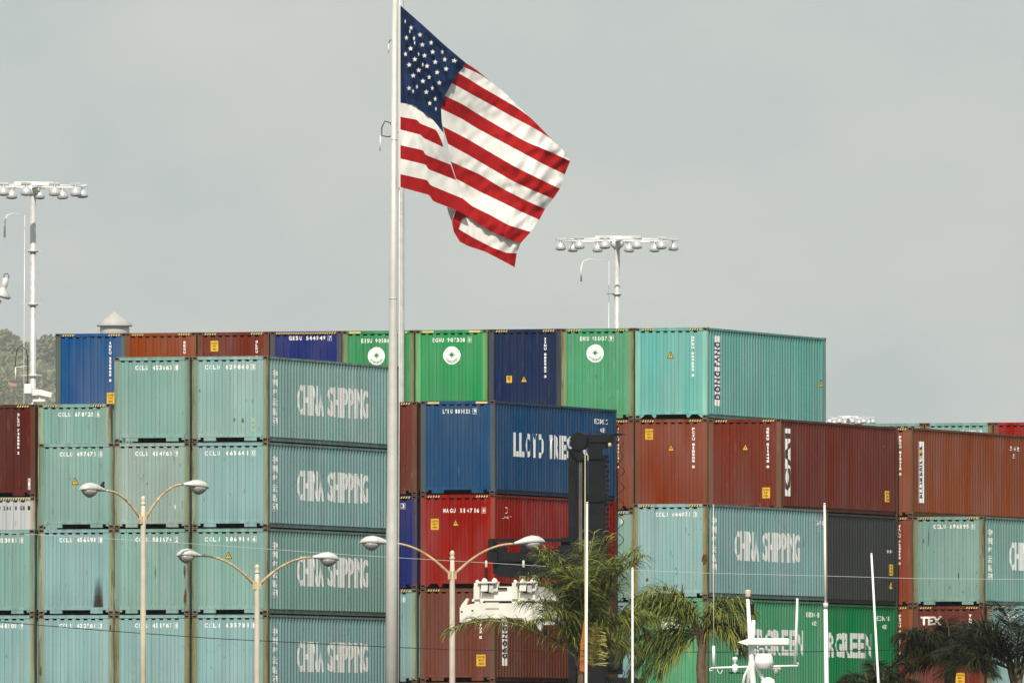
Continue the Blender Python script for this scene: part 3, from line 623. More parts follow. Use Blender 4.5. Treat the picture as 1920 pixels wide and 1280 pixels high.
# plain steel mast rising between the rows, behind the flagpole
v = V3 - .23; u = u_of(752, v); p = Vector((u * CT + v * ST, -u * ST + v * CT, 0))
root = empty('steel_mast', p); tag(root, 'tall grey galvanised mast right behind the flagpole, in front of the green container', 'mast')
MB().tube([(0, 0, 0), (0, 0, 12), (0, 0, 24), (0, 0, 31)], [.12, .112, .095, .085], 14).build('pole', M_GALV, root)
for zz in (11.3, 14.4, 18.3, 21.2): MB().lathe([(.105, -.012), (.113, 0), (.105, .012)], 14, (0, 0, zz)).build('joint_ring', M_HEAD, root)
cb = MB(); z1 = (1430 - 225) / 59 + .73
cb.tube([(-.1, 0, z1 - .25), (-.38, 0, z1 - .4), (-.62, 0, z1 - .37), (-.62, 0, z1 - .1), (-.52, 0, z1 + .1), (-.35, 0, z1 + .05), (-.26, 0, z1 - .2)], .02, 5); cb.build('cable_loop', M_WIRED, root)
MB().tube([(-.66, 0, z1 - .36), (-.68, 0, z1 - .85)], .022, 5).build('antenna', M_LAMPW, root)
cb = MB(); z1 = (1430 - 66) / 59 + .73; cb.tube([(-.1, 0, z1), (-.36, 0, z1), (-.4, 0, z1 - .1)], .015, 5); cb.build('bracket', M_WIRED, root)
MB().tube([(-.4, 0, z1 - .12), (-.4, 0, z1 - .4)], .02, 5).build('antenna', M_LAMPW, root)
# partial beacon at the far left edge
p = at(0, 560, 520); root = empty('tilted_floodlight', (p.x, 520, 0)); tag(root, 'tilted grey floodlight with a round hood poking in at the left picture edge', 'floodlight')
b = MB(); b.tube([(-.9, 0, 0), (-.9, 0, p.z - 2.2), (-.25, 0, p.z - .5), (0, 0, p.z - .05)], .07, 8); b.build('pole', M_GALV, root)
b = MB(); b.lathe([(.30, -.08), (.34, 0), (.14, .22), (.10, .28), (.12, .34), (.12, .62), (.05, .66)], 16)
o = b.build('lamp_head', M_HEAD, root, loc=(.06, 0, p.z + .12)); o.rotation_euler = (0, R(14), 0)
b = MB(); b.tube([(-.08, 0, .64), (-.09, 0, .76), (0, 0, .82), (.09, 0, .76), (.08, 0, .64)], .015, 5); o2 = b.build('lifting_eye', M_WIRED, o)
# ------------------------------------------------------------------ flagpole and flag
FY = 345.0; FS = F / FY
b0 = at(732.3, 1430, FY); t0 = at(740.6, -40, FY)
root = empty('flagpole', (b0.x, FY, 0)); tag(root, 'tall pale metal flagpole carrying the flag', 'flagpole')
dx = t0.x - b0.x; H = t0.z + .2
MB().tube([(0, 0, 0), (dx * .3, 0, H * .3), (dx * .6, 0, H * .6), (dx, 0, H)], [.146, .138, .094, .066], 24).build('pole', M_POLE, root)
MB().lathe([(.05, 0), (.13, .05), (.15, .14), (.1, .24), (.02, .28)], 14, (dx, 0, H)).build('finial', M_POLE, root)
for yy in (262, 560, 985, 1140): 
    q = at(738, yy, FY); k = q.z / H; MB().lathe([(.156 - .085 * k, -.008), (.161 - .085 * k, 0), (.156 - .085 * k, .008)], 20, (dx * k, 0, q.z)).build('joint_ring', M_GALV, root)
MB().tube([(.18, -.03, 1.5), (.155 + dx * .5, -.03, H * .5), (.105 + dx, -.03, H)], .012, 5).build('halyard', M_BOATW, root)
def resample(pts, n):
    d = [0]
    for a, b in zip(pts, pts[1:]): d.append(d[-1] + math.hypot(b[0] - a[0], b[1] - a[1]))
    out = []
    for i in range(n + 1):
        t = d[-1] * i / n; j = 0
        while j < len(pts) - 2 and d[j + 1] < t: j += 1
        f = (t - d[j]) / max(1e-6, d[j + 1] - d[j]); out.append((pts[j][0] + (pts[j + 1][0] - pts[j][0]) * f, pts[j][1] + (pts[j + 1][1] - pts[j][1]) * f))
    return out
def smooth(r, k=2):
    for _ in range(k):
        r = [r[0]] + [((a[0] + 2 * b[0] + c[0]) / 4, (a[1] + 2 * b[1] + c[1]) / 4) for a, b, c in zip(r, r[1:], r[2:])] + [r[-1]]
    return r
SIL = [(873, 118), (893, 131), (920, 153), (945, 173), (973, 201), (995, 221), (1014, 240), (1030, 257), (1052, 277), (1064, 292), (1069, 302)]
def after(x): return [p for p in SIL if p[0] > x + 2]
RB_ = {0: SIL, 1: [(870, 126), (897, 138), (920, 153)] + after(920), 2: [(859, 137), (875, 146), (907, 166), (930, 179), (971, 203)] + after(975),
 3: [(847, 156), (888, 179), (932, 203), (964, 221), (997, 238), (1030, 258)] + after(1030),
 4: [(834, 180), (866, 195), (899, 216), (940, 240), (986, 266), (1030, 284), (1069, 302)],
 5: [(827, 204), (866, 223), (893, 240), (932, 261), (975, 284), (1019, 308), (1059, 327)],
 6: [(830, 237), (877, 261), (921, 287), (964, 312), (1008, 334), (1050, 354)],
 7: [(840, 270), (877, 290), (921, 316), (964, 341), (997, 356), (1037, 373)],
 8: [(845, 303), (899, 327), (943, 354), (986, 376), (1022, 392)],
 9: [(855, 335), (899, 359), (943, 380), (975, 396), (1011, 412)],
 10: [(866, 371), (886, 387), (921, 404), (953, 422), (995, 435)],
 11: [(875, 403), (899, 422), (943, 444), (976, 456)],
 12: [(859, 429), (888, 446), (921, 463), (949, 474), (969, 475)],
 13: [(862, 453), (877, 461), (910, 472), (943, 489), (965, 501)]}
LB = {7: [(750, 193), (778, 197), (786, 207), (808, 220), (820, 235), (832, 250)], 8: [(750, 219), (783, 225), (786, 231), (818, 244), (827, 262), (831, 274)],
 9: [(750, 243), (789, 253), (794, 259), (831, 276)], 10: [(749, 272), (794, 282), (797, 290), (845, 309)], 11: [(749, 297), (799, 309), (802, 317), (855, 338)],
 12: [(748, 326), (802, 338), (806, 347), (867, 372)], 13: [(747, 350), (806, 366), (811, 377), (855, 394), (877, 405)]}
def fdep(px, py):                # how far the cloth stands out from the flag's mean plane, metres
    a = (px - 750) / 320.0
    d = .22 * math.sin((px * .9 + py * .35 - 600) / 38.0) * min(1, a * 2.5)
    d += .07 * math.sin((px * .5 - py * .9) / 17.0 + 1.3 * math.sin(px / 41)) * min(1, a * 2)
    d += .09 * noise.noise(Vector((px / 26, py / 70, 0))) + .035 * noise.noise(Vector(((px - py * .4) / 9.0, (py + px * .5) / 40.0, 5)))
    d += .055 * max(0, (px - 915) / 130) * math.sin((px * .8 + py * .75) / 4.6 + 3 * noise.noise(Vector((px / 22, py / 22, 1))))
    d += .075 * noise.noise(Vector(((px * .85 - py * .5) / 30, (px * .5 + py * .85) / 11, 3))) * min(1, a * 2)
    d += .028 * noise.noise(Vector(((px * .95 + py * .3) / 6.0, (py * .95 - px * .3) / 45, 8)))
    return d
def fpt(px, py, dy=0): return at(px, py, FY + fdep(px, py) * .8 + dy + (px - 750) * .0012 * 4)
fb = bmesh.new(); S = 60
def rows(ra, rb, mi, sub=5, dya=0, dyf=None, ca=None):
    vs = []
    for i in range(sub + 1):
        t = i / sub
        vs.append([fb.verts.new(fpt(a[0] * (1 - t) + b[0] * t, a[1] * (1 - t) + b[1] * t, dya + (dyf(j / (len(ra) - 1), t) if dyf else 0))) for j, (a, b) in enumerate(zip(ra, rb))])
    for A, B in zip(vs, vs[1:]):
        for k in range(len(A) - 1):
            f = fb.faces.new((A[k], A[k + 1], B[k + 1], B[k])); f.material_index = mi; f.smooth = True
RR = {t: smooth(resample(p, S), 2) for t, p in RB_.items()}
for t in range(13):
    if t == 11: ra = smooth(resample([(859, 429), (862, 416), (869, 407)] + RB_[11][0:], S), 1)
    else: ra = RR[t]
    rb = RR[t + 1]
    roll = (lambda s_, q_, t=t: .5 * max(0, (s_ - .1)) * max(0, 4 - t - q_) * .35) if t < 4 else None
    rows(ra, rb, 0 if t % 2 == 0 else 1, 5, .10 + (.10 if t >= 11 else 0), roll)
LR = {t: smooth(resample(p, 34), 1) for t, p in LB.items()}
for t in range(7, 13): rows(LR[t], LR[t + 1], 0 if t % 2 == 0 else 1, 5, -.08)
rows(resample([(855, 394), (847, 415), (851, 435), (862, 453)], 12), resample([(878, 405), (866, 411), (859, 429), (862, 454)], 12), 0, 3, .16)
rows(resample([(838, 388), (841, 400), (846, 413)], 6), resample([(856, 394), (851, 402), (847, 414)], 6), 1, 2, .3)
# canton: Coons patch between hoist, canton edge, top edge and the lower blue edge
topc = resample([(750, 10), (790, 45), (835, 86), (873, 118)], 34); botc = LR[7]
rgt = resample([(873, 118), (870, 126), (859, 137), (847, 156), (834, 180), (827, 204), (828, 228), (832, 250)], 28); lft = resample([(750, 10), (750, 193)], 28)
def canton(s_, t_):
    def ev(c, q):
        x = q * (len(c) - 1); i = min(int(x), len(c) - 2); f = x - i; return (c[i][0] * (1 - f) + c[i + 1][0] * f, c[i][1] * (1 - f) + c[i + 1][1] * f)
    T_, B_, L_, R_ = ev(topc, s_), ev(botc, s_), ev(lft, t_), ev(rgt, t_)
    return tuple((1 - t_) * T_[i] + t_ * B_[i] + (1 - s_) * L_[i] + s_ * R_[i] - ((1 - s_) * (1 - t_) * topc[0][i] + s_ * (1 - t_) * topc[-1][i] + (1 - s_) * t_ * botc[0][i] + s_ * t_ * botc[-1][i]) for i in (0, 1))
def cdep(s_, t_):
    px, py = canton(s_, t_); an = math.atan2(py - 5, px - 745); rr = min(1, math.hypot(px - 750, py - 10) / 90)
    return -.10 * t_ * (1 - s_) + .075 * rr * math.sin(an * 17 + .6) + .045 * rr * math.sin(an * 38) + .02 * math.sin(an * 71)
nS, nT = 60, 28; cv = []
for j in range(nT + 1):
    cv.append([fb.verts.new(fpt(*canton(i / nS, j / nT), cdep(i / nS, j / nT))) for i in range(nS + 1)])
for j in range(nT):
    for i in range(nS):
        f = fb.faces.new((cv[j][i], cv[j][i + 1], cv[j + 1][i + 1], cv[j + 1][i])); f.material_index = 2; f.smooth = True
# the stars the folds leave in view: x, y (photo pixels), width factor
ST_ = [(365,185,.35),(415,240,.8),(404,272,.3),(492,300,.95),(375,325,.8),(440,330,.5),(587,368,.8),(512,385,1),(410,418,1),(446,368,.3),(600,447,.95),(683,447,.7),(367,465,.75),(530,478,1),(480,465,.25),(703,512,.9),(785,522,1.2),
 (447,510,1),(622,533,1),(398,558,1),(515,555,.35),(551,568,.95),(480,603,1),(715,592,1),(434,650,1),(638,622,1),(570,663,.8),(516,697,1),(657,712,1),(397,757,.95),(432,783,.5),(465,745,.5),(597,757,.7),(545,790,.95),(622,850,.7),(575,887,.85),(628,935,.4)]
for zx, zy, wf in ST_:
    cx, cy = 680 + zx / 4.571, zy / 4.571; ang = -.12 + .35 * (cx - 750) / 120; kd = -.22
    cen = fb.verts.new(fpt(cx, cy, kd)); ring = []
    for k in range(10):
        rr = 5.3 if k % 2 == 0 else 2.1; a = -math.pi / 2 + k * math.pi / 5 + ang
        ring.append(fb.verts.new(fpt(cx + rr * wf * math.cos(a), cy + rr * math.sin(a), kd)))
    for k in range(10): fb.faces.new((cen, ring[k], ring[(k + 1) % 10])).material_index = 1
# heading strip along the hoist
hs = [fb.verts.new(at(747.0, 8 + i * 34.4, FY - .1)) for i in range(11)]; hs2 = [fb.verts.new(at(750.8, 8 + i * 34.4, FY - .08)) for i in range(11)]
for i in range(10): fb.faces.new((hs[i], hs2[i], hs2[i + 1], hs[i + 1])).material_index = 1
me = mesh_of(fb, 'flag', [M_RED, M_FW, M_FB]); fo = link(bpy.data.objects.new('flag', me))
tag(fo, 'large American flag with stars and red and white stripes flying from the pole', 'flag')
# ------------------------------------------------------------------ street lamps
def street_lamp(px, ptop, Y, span_l, span_r, yl, yr, rot, label, junction, hs=.88, rl=0, rr=0):
    """twin-arm lamp: pole top at (px, ptop); arm tips at pixel offsets; rot turns the arms about the pole"""
    s = F / Y; p = at(px, ptop, Y); root = empty('street_lamp', (p.x, Y, 0)); tag(root, label, 'street lamp', 'twin-arm street lamps in front of the stacks')
    h = p.z; pr = 5.2 / s; zj = at(px, junction, Y).z
    MB().tube([(0, 0, 0), (0, 0, h * .55), (0, 0, zj), (0, 0, h - .12)], [pr * 1.25, pr * 1.05, pr * .95, pr * .7], 16).build('pole', M_CREAM, root)
    MB().lathe([(pr * .7, -.14), (pr * 1.0, -.12), (pr * 1.0, -.08), (pr * .6, -.05), (pr * .85, .0), (pr * .9, .05), (pr * .55, .10), (pr * .1, .12)], 14, (0, 0, h - .02)).build('finial', M_CREAM, root)
    for sg, sp, yy, tilt in ((-1, span_l, yl, rl), (1, span_r, yr, rr)):
        zt = at(px, yy, Y).z; L = sp / s / math.cos(rot); c, sn = math.cos(rot), math.sin(rot)
        def pt(x, z): return (sg * x * c, sg * x * sn, z)
        tip = L - hs * .85; z0 = zj; dz = zt - z0
        pts = [pt(pr * .8 + (tip - pr) * k, z0 + dz * (1 - (1 - k) ** 2.0)) for k in [i / 12 for i in range(13)]]
        MB().tube(pts, [.046, .043, .040, .037, .035, .034, .033, .032, .031, .031, .031, .031, .031], 10).box(-.05 + sg * pr * .9 * c, .05 + sg * pr * .9 * c, -.07 + sg * pr * sn, .07 + sg * pr * sn, z0 - .12, z0 + .1).build('arm', M_RUSTARM, root)
        hd = MB(); rings = []; n = 12                       # lofted cobra head along local x, neck to nose
        prof = [(0, .045, .045, 0), (.08, .065, .06, .005), (.20, .11, .085, .01), (.36, .17, .125, .02), (.56, .20, .15, .02), (.76, .175, .125, .01), (.89, .11, .07, -.01), (.95, .03, .02, -.03)]
        for x, wy, wz, zc in prof:
            rings.append([hd.bm.verts.new((x * hs, wy * math.cos(a), zc + (wz if math.sin(a) > 0 else wz * .55) * math.sin(a))) for a in [2 * math.pi * k / n for k in range(n)]])
        for A, B in zip(rings, rings[1:]):
            for k in range(n): hd.bm.faces.new((A[k], A[(k + 1) % n], B[(k + 1) % n], B[k])).smooth = True
        hd.bm.faces.new(rings[0][::-1]); hd.bm.faces.new(rings[-1])
        ho = hd.build('lamp_head', M_HEAD, root, loc=pt(tip, zt)); ho.rotation_euler = (0, tilt, rot + (0 if sg > 0 else math.pi)); ho.scale = (1, 1.1, 1.08)
        le = MB().lathe([(.185, -.03), (.18, -.07), (.145, -.13), (.08, -.19), (.03, -.215), (.005, -.22)], 16, (.58 * hs, 0, 0), 1.28, .95)
        le.build('lens', M_LENS, ho)
    return root
street_lamp(268.5, 936, 395, 112, 116, 920, 907, R(32), 'tall cream twin-arm street lamp in front of the leftmost teal stacks', 973, hs=.85, rl=R(-4), rr=R(5))
street_lamp(482, 1064, 398, 146, 148, 1042, 1044, R(14), 'grey-cream twin-arm street lamp beside the CHINA SHIPPING sides, left of the flagpole', 1096, hs=.80, rl=R(-3), rr=R(3))
street_lamp(848, 1038, 394, 168, 168, 1018, 1019, R(4), 'grey twin-arm street lamp in front of the bright red container', 1077, hs=.90, rl=R(-3), rr=R(-6))
# a small bird on the tall lamp's left head
p = at(192, 912, 394.6)
b = MB(); b.lathe([(.01, -.10), (.05, -.07), (.065, 0), (.05, .07), (.01, .1)], 10, (0, 0, 0)); b.lathe([(.005, .06), (.035, .09), (.035, .12), (.008, .15)], 8, (.03, 0, .0))
o = b.build('bird', M_BLK, loc=p); tag(o, 'small dark bird perched on the left head of the tallest street lamp', 'bird')
# ------------------------------------------------------------------ wires
def wire(name, pts, Y, r, m, label):
    b = MB(); n = []
    for i in range(len(pts) - 1):
        for k in range(6): t = k / 6; n.append((pts[i][0] + (pts[i + 1][0] - pts[i][0]) * t, pts[i][1] + (pts[i + 1][1] - pts[i][1]) * t))
    n.append(pts[-1]); b.tube([at(x, y, Y) for x, y in n], r, 5); o = b.build(name, m); tag(o, label, 'wire')
wire('overhead_wire', [(-60, 994), (350, 1018), (660, 1040), (1040, 1062), (1330, 1074), (1540, 1079), (1720, 1084), (2000, 1086)], 402, .006, M_WIREL, 'thin pale overhead wire crossing above the white spreader')
wire('overhead_wire', [(-60, 1160), (0, 1165), (190, 1181), (400, 1196), (720, 1212), (850, 1217), (1200, 1222), (1520, 1221), (1730, 1216), (2000, 1211)], 402.6, .011, M_WIRED, 'thicker black overhead wire low across the whole picture')
# ------------------------------------------------------------------ container handler with spreader
hv = V1 + 1.0; hu = u_of(862, hv); HX = Vector((hu * CT + hv * ST, -hu * ST + hv * CT, 0)); HSc = F / HX.y
def hx(px, y): return (px - 862 - HSc * ST * y) / (HSc * CT)
def hz_(py): return at(862, py, HX.y).z
def hbox(m, px0, px1, py0, py1, y0, y1, bev=0): return m.box(hx(px0, y0), hx(px1, y0), y0, y1, hz_(py1), hz_(py0), bev)
han = empty('container_handler', HX, -TH); tag(han, 'black container handler with a tall mast and coiled cable behind the palm', 'container handler')
YM = 3.2
b = MB(); hbox(b, 1066, 1080, 838, 1500, YM, YM + .12); hbox(b, 1128, 1135, 850, 1500, YM, YM + .06); b.build('mast_rail', M_BLACKM, han)
b = MB(); hbox(b, 1104, 1128, 826, 1500, YM + .02, YM + .14); hbox(b, 1083, 1094, 850, 1500, YM + .02, YM + .12); hbox(b, 1096, 1101, 850, 1500, YM + .1, YM + .16); b.build('inner_mast', M_BLACKM, han)
b = MB()
for i in range(60): hbox(b, 1135.5 + (i % 2), 1140.5 + (i % 2), 850 + i * 9, 857 + i * 9, YM + .1, YM + .2)
b.build('lift_chain', M_BLACKM, han)
for q in (1088, 1091): MB().tube([(hx(q, YM), YM - .02, hz_(862)), (hx(q, YM), YM - .02, 0.4)], .028, 8).build('hydraulic_rod', M_HOSE, han)
b = MB(); cx, cz = hx(1084, YM - .2), hz_(824); r = 17.5 / HSc
b.bm.free(); b.bm = bmesh.new(); b.prism([(cx + r * math.cos(a * math.pi / 5 + .3), cz + r * math.sin(a * math.pi / 5 + .3)) for a in range(10)], YM - .15, YM + .15); b.build('hose_drum', M_BLACKM, han)
b = MB(); hbox(b, 1088, 1106, 812, 832, YM, YM + .25); hbox(b, 1104, 1147, 811, 827, YM - .02, YM + .2, .02); hbox(b, 1107, 1137, 827, 838, YM + .03, YM + .2); hbox(b, 1104, 1136, 853, 858, YM - .03, YM + .1); hbox(b, 1104, 1136, 934, 938, YM - .03, YM + .1)
b.prism([(hx(1070, YM), hz_(838)), (hx(1085, YM), hz_(838)), (hx(1098, YM), hz_(856)), (hx(1090, YM), hz_(862)), (hx(1076, YM), hz_(850))], YM - .1, YM + .2)
b.build('crosshead', M_BLACKM, han)
b = MB(); hbox(b, 1124, 1166, 810.5, 813.5, YM + .1, YM + .18); b.prism([(hx(1150, YM), hz_(808)), (hx(1172, YM), hz_(811)), (hx(1150, YM), hz_(816))], YM + .1, YM + .18); b.build('cable_arm', M_BLACKM, han)
b = MB(); b.lathe([(.02, -.06), (.05, -.05), (.05, .04), (.02, .06)], 10, (hx(1144, YM), YM, hz_(831))); b.build('marker_lamp', M_STRY, han)
b = MB(); pts = []
for i in range(260):
    k = i / 260; a = k * 2 * math.pi * 14; py = 826 + 470 * k ** 1.12
    rad = (6.2 if k > .1 else 3) / HSc; pts.append((hx(1161 - 3 * math.sin(k * 3), YM) + rad * math.cos(a), YM + .3 + rad * math.sin(a), hz_(py)))
b.tube(pts, .012, 5); b.build('coiled_cable', M_WIRED, han)
# carriage frame
b = MB(); YC = 1.5
hbox(b, 917, 1075, 1008, 1014.5, YC, YC + .2); hbox(b, 915, 926, 1010, 1040, YC - .05, YC + .25); hbox(b, 913, 932, 1034, 1052, YC - .1, YC + .4)
hbox(b, 918, 1085, 1034, 1051, YC, YC + .3); hbox(b, 924, 1080, 1051, 1072, YC + .1, YC + .5)
b.prism([(hx(922, YC), hz_(1070)), (hx(1075, YC), hz_(1070)), (hx(1075, YC), hz_(1083)), (hx(940, YC), hz_(1081)), (hx(928, YC), hz_(1076))], YC, YC + .4)
hbox(b, 932, 945, 1024, 1034, YC, YC + .3); hbox(b, 975, 990, 1020, 1036, YC, YC + .3); hbox(b, 1000, 1006, 1012, 1036, YC, YC + .3)
b.prism([(hx(1035, YC), hz_(1036)), (hx(1048, YC), hz_(1022)), (hx(1064, YC), hz_(1020)), (hx(1070, YC), hz_(1036))], YC, YC + .3)
hbox(b, 1052, 1066, 1006, 1090, YC + .2, YC + .4)
b.build('carriage_frame', M_BLACKM, han)
for px in (915.5, 985.5):
    b = MB()
    for i in range(6): b.box(hx(px, YC) - (.05 if i % 2 else .03), hx(px, YC) + (.05 if i % 2 else .03), YC - .22 - (0 if i % 2 else .03), YC - .15, hz_(1064 + i * 5 + 4.2), hz_(1064 + i * 5))
    b.build('chain', M_BLACKM, han)
    MB().lathe([(.02, -.11), (.04, -.08), (.04, .08), (.02, .11)], 10, (hx(px, YC), YC - .2, hz_(1056))).build('shackle', M_CREAM, han)
b = MB(); hbox(b, 1112, 1142, 1200, 1262, YM + .6, YM + 2); hbox(b, 1108, 1155, 1268, 1400, YM + .2, YM + 2.5, .05); b.lathe([(.1, -.2), (.22, -.15), (.25, 0), (.22, .15), (.1, .2)], 12, (hx(1146, YM), YM + .3, hz_(1246))); b.build('chassis', M_BLACKM, han)
# white spreader hung on the chains
sp = empty('spreader', HX, -TH); tag(sp, 'white container spreader hanging empty from the black lifting frame', 'spreader')
b = MB()
b.prism([(hx(862, 0), hz_(1167)), (hx(862, 0), hz_(1138)), (hx(872, 0), hz_(1134)), (hx(888, 0), hz_(1131)), (hx(1000, 0), hz_(1130)), (hx(1010, 0), hz_(1134)), (hx(1010, 0), hz_(1167)), (hx(985, 0), hz_(1168)), (hx(980, 0), hz_(1158)), (hx(888, 0), hz_(1159)), (hx(878, 0), hz_(1165))], 0, .35)
b.build('end_beam', M_WHITEM, sp)
b = MB(); b.prism([(hx(863, 0), hz_(1140)), (hx(864, 0), hz_(1134)), (hx(874, 0), hz_(1121)), (hx(878, 0), hz_(1121.5)), (hx(871, 0), hz_(1138))], .02, .14); b.build('corner_guide', M_WHITEM, sp)
b = MB(); b.prism([(hx(1006, 0), hz_(1128)), (hx(1018, 0), hz_(1128)), (hx(1016, 0), hz_(1176)), (hx(1013, 0), hz_(1184)), (hx(1007, 0), hz_(1172))], -.05, .10); b.build('corner_guide', M_WHITEM, sp)
for px in (864, 1006):
    MB().lathe([(.03, -.16), (.05, -.13), (.045, -.05), (.06, -.02), (.06, 0)], 10, (hx(px, .1), .12, hz_(1167))).build('twistlock', M_BLACKM, sp)
b = MB(); hbox(b, 888, 1003, 1099, 1122, .15, .9); hbox(b, 885, 1011, 1122, 1127, .05, 1.0)
hbox(b, 889, 899, 1092, 1123, -.02, .18); hbox(b, 960, 970, 1092, 1123, -.02, .18); hbox(b, 890, 899, 1127, 1135, .05, .4); hbox(b, 960, 970, 1127, 1135, .05, .4)
hbox(b, 978, 984, 1106, 1114, .1, .3)
b.build('upper_frame', M_WHITEM, sp)
for q in ((901, 909, 1126, 1131, .0, .2), (910, 935, 1129, 1140, -.03, .1), (972, 980, 1126, 1134, .0, .2)): b = MB(); hbox(b, *q); b.build('hydraulic_block', M_WHITEM, sp)
for q in ((904, 922, 1100, 1107, .08, .2), (905, 958, 1126, 1129.5, -.02, .12), (930, 950, 1101, 1104, .06, .14), (974, 998, 1099, 1106, .08, .2)): b = MB(); hbox(b, *q, .02); b.build('hydraulic_hose', M_BLACKM, sp)
for px in (905, 977):
    b = MB()
    for k, dxx in ((0, 0), (1, 17)):
        c = hx(px + dxx + 3, -.05); z0 = hz_(1108); b.prism([(c - .12, z0), (c - .07, hz_(1087)), (c - .02, hz_(1083)), (c + .04, hz_(1085)), (c + .12, hz_(1096)), (c + .10, z0)], -.06 + .1 * k, .06 + .1 * k)
    b.prism([(hx(px - 8, 0), hz_(1090)), (hx(px + 27, 0), hz_(1090)), (hx(px + 27, 0), hz_(1093)), (hx(px - 8, 0), hz_(1093))], -.12, .25)
    b.build('lug_plate', M_WHITEM, sp)
for px in (893, 964): MB().lathe([(.05, 0), (.06, .05), (.02, .09)], 10, (hx(px, 0), .1, hz_(1092))).build('lug_cap', M_WHITEM, sp)
for px in (905, 977):
    b = MB(); c = hx(px + 9, 0); z0 = hz_(1102); b.prism([(c + .16 * math.cos(a * math.pi / 6), z0 + .16 * math.sin(a * math.pi / 6)) for a in range(12)], -.01, .12); b.build('sheave', M_BLACKM, sp)
    b = MB(); b.prism([(c + .07, z0 + .12), (c + .2, z0 + .06), (c + .2, z0 - .14), (c + .06, z0 - .12)], -.05, .0); b.build('sheave_cover', M_HEAD, sp)
for px, py in ((866, 1146), (886, 1144)): MB().box(hx(px, 0) - .03, hx(px, 0) + .03, -.012, .01, hz_(py) - .02, hz_(py) + .02).build('bolt_head', M_BLACKM, sp)
b = MB(); xa, xb = hx(985, .35), hx(1010, .35)
b.box(xa - .25, xb - .05, .9, 6.6, hz_(1124), hz_(1099)); b.box(xa - .4, xb + .05, .9, 6.6, hz_(1126), hz_(1124)); b.box(xa, xb + .02, .35, 6.6, hz_(1158), hz_(1132)); b.box(xa - .05, xb + .06, .35, 6.6, hz_(1161), hz_(1158)); b.box(hx(870, .3), hx(895, .3), .35, 6.6, hz_(1158), hz_(1136))
for yy in (1.9, 3.3, 4.9): b.box(xb - .04, xb + .05, yy, yy + .05, hz_(1124), hz_(1099)); b.box(xb, xb + .06, yy, yy + .05, hz_(1158), hz_(1132))
b.build('longitudinal_beam', M_WHITEM, sp)
b = MB(); b.prism([(hx(862, 6.6), hz_(1167)), (hx(862, 6.6), hz_(1134)), (hx(1010, 6.6), hz_(1132)), (hx(1010, 6.6), hz_(1167))], 6.6, 6.9)
for v in b.bm.verts: v.co.x += HSc * ST * 6.6 / (HSc * CT)
b.build('end_beam', M_WHITEM, sp)
# ------------------------------------------------------------------ palms
def leafmat(name, a, b_, tr=.15):
    m, t, b = newmat(name); N = t.nodes.new; L = t.links.new
    g = N('ShaderNodeNewGeometry'); r = N('ShaderNodeValToRGB'); r.color_ramp.elements[0].color = (*a, 1); r.color_ramp.elements[1].color = (*b_, 1)
    L(g.outputs['Random Per Island'], r.inputs[0]); L(r.outputs[0], b.inputs['Base Color']); b.inputs['Roughness'].default_value = .5; b.inputs['Specular IOR Level'].default_value = .2
    tn = N('ShaderNodeBsdfTranslucent'); L(r.outputs[0], tn.inputs[0]); mx = N('ShaderNodeMixShader'); mx.inputs[0].default_value = tr
    L(b.outputs[0], mx.inputs[1]); L(tn.outputs[0], mx.inputs[2]); L(mx.outputs[0], t.nodes['Material Output'].inputs[0])
    return m
M_LEAF = leafmat('palm_leaf', (.010, .030, .004), (.31, .34, .07), .14); M_LEAF2 = leafmat('dark_palm_leaf', (.002, .004, .001), (.045, .048, .012), .05)  # bright palm ramp paints foliage shadow and highlight per leaflet
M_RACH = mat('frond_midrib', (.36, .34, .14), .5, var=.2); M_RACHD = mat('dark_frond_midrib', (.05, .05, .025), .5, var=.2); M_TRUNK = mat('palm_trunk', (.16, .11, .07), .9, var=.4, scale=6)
M_SPATHE = mat('orange_spathe', (.42, .13, .03), .6, var=.2, scale=5); M_FLOW = leafmat('palm_blossom', (.30, .26, .07), (.50, .44, .14), .2)
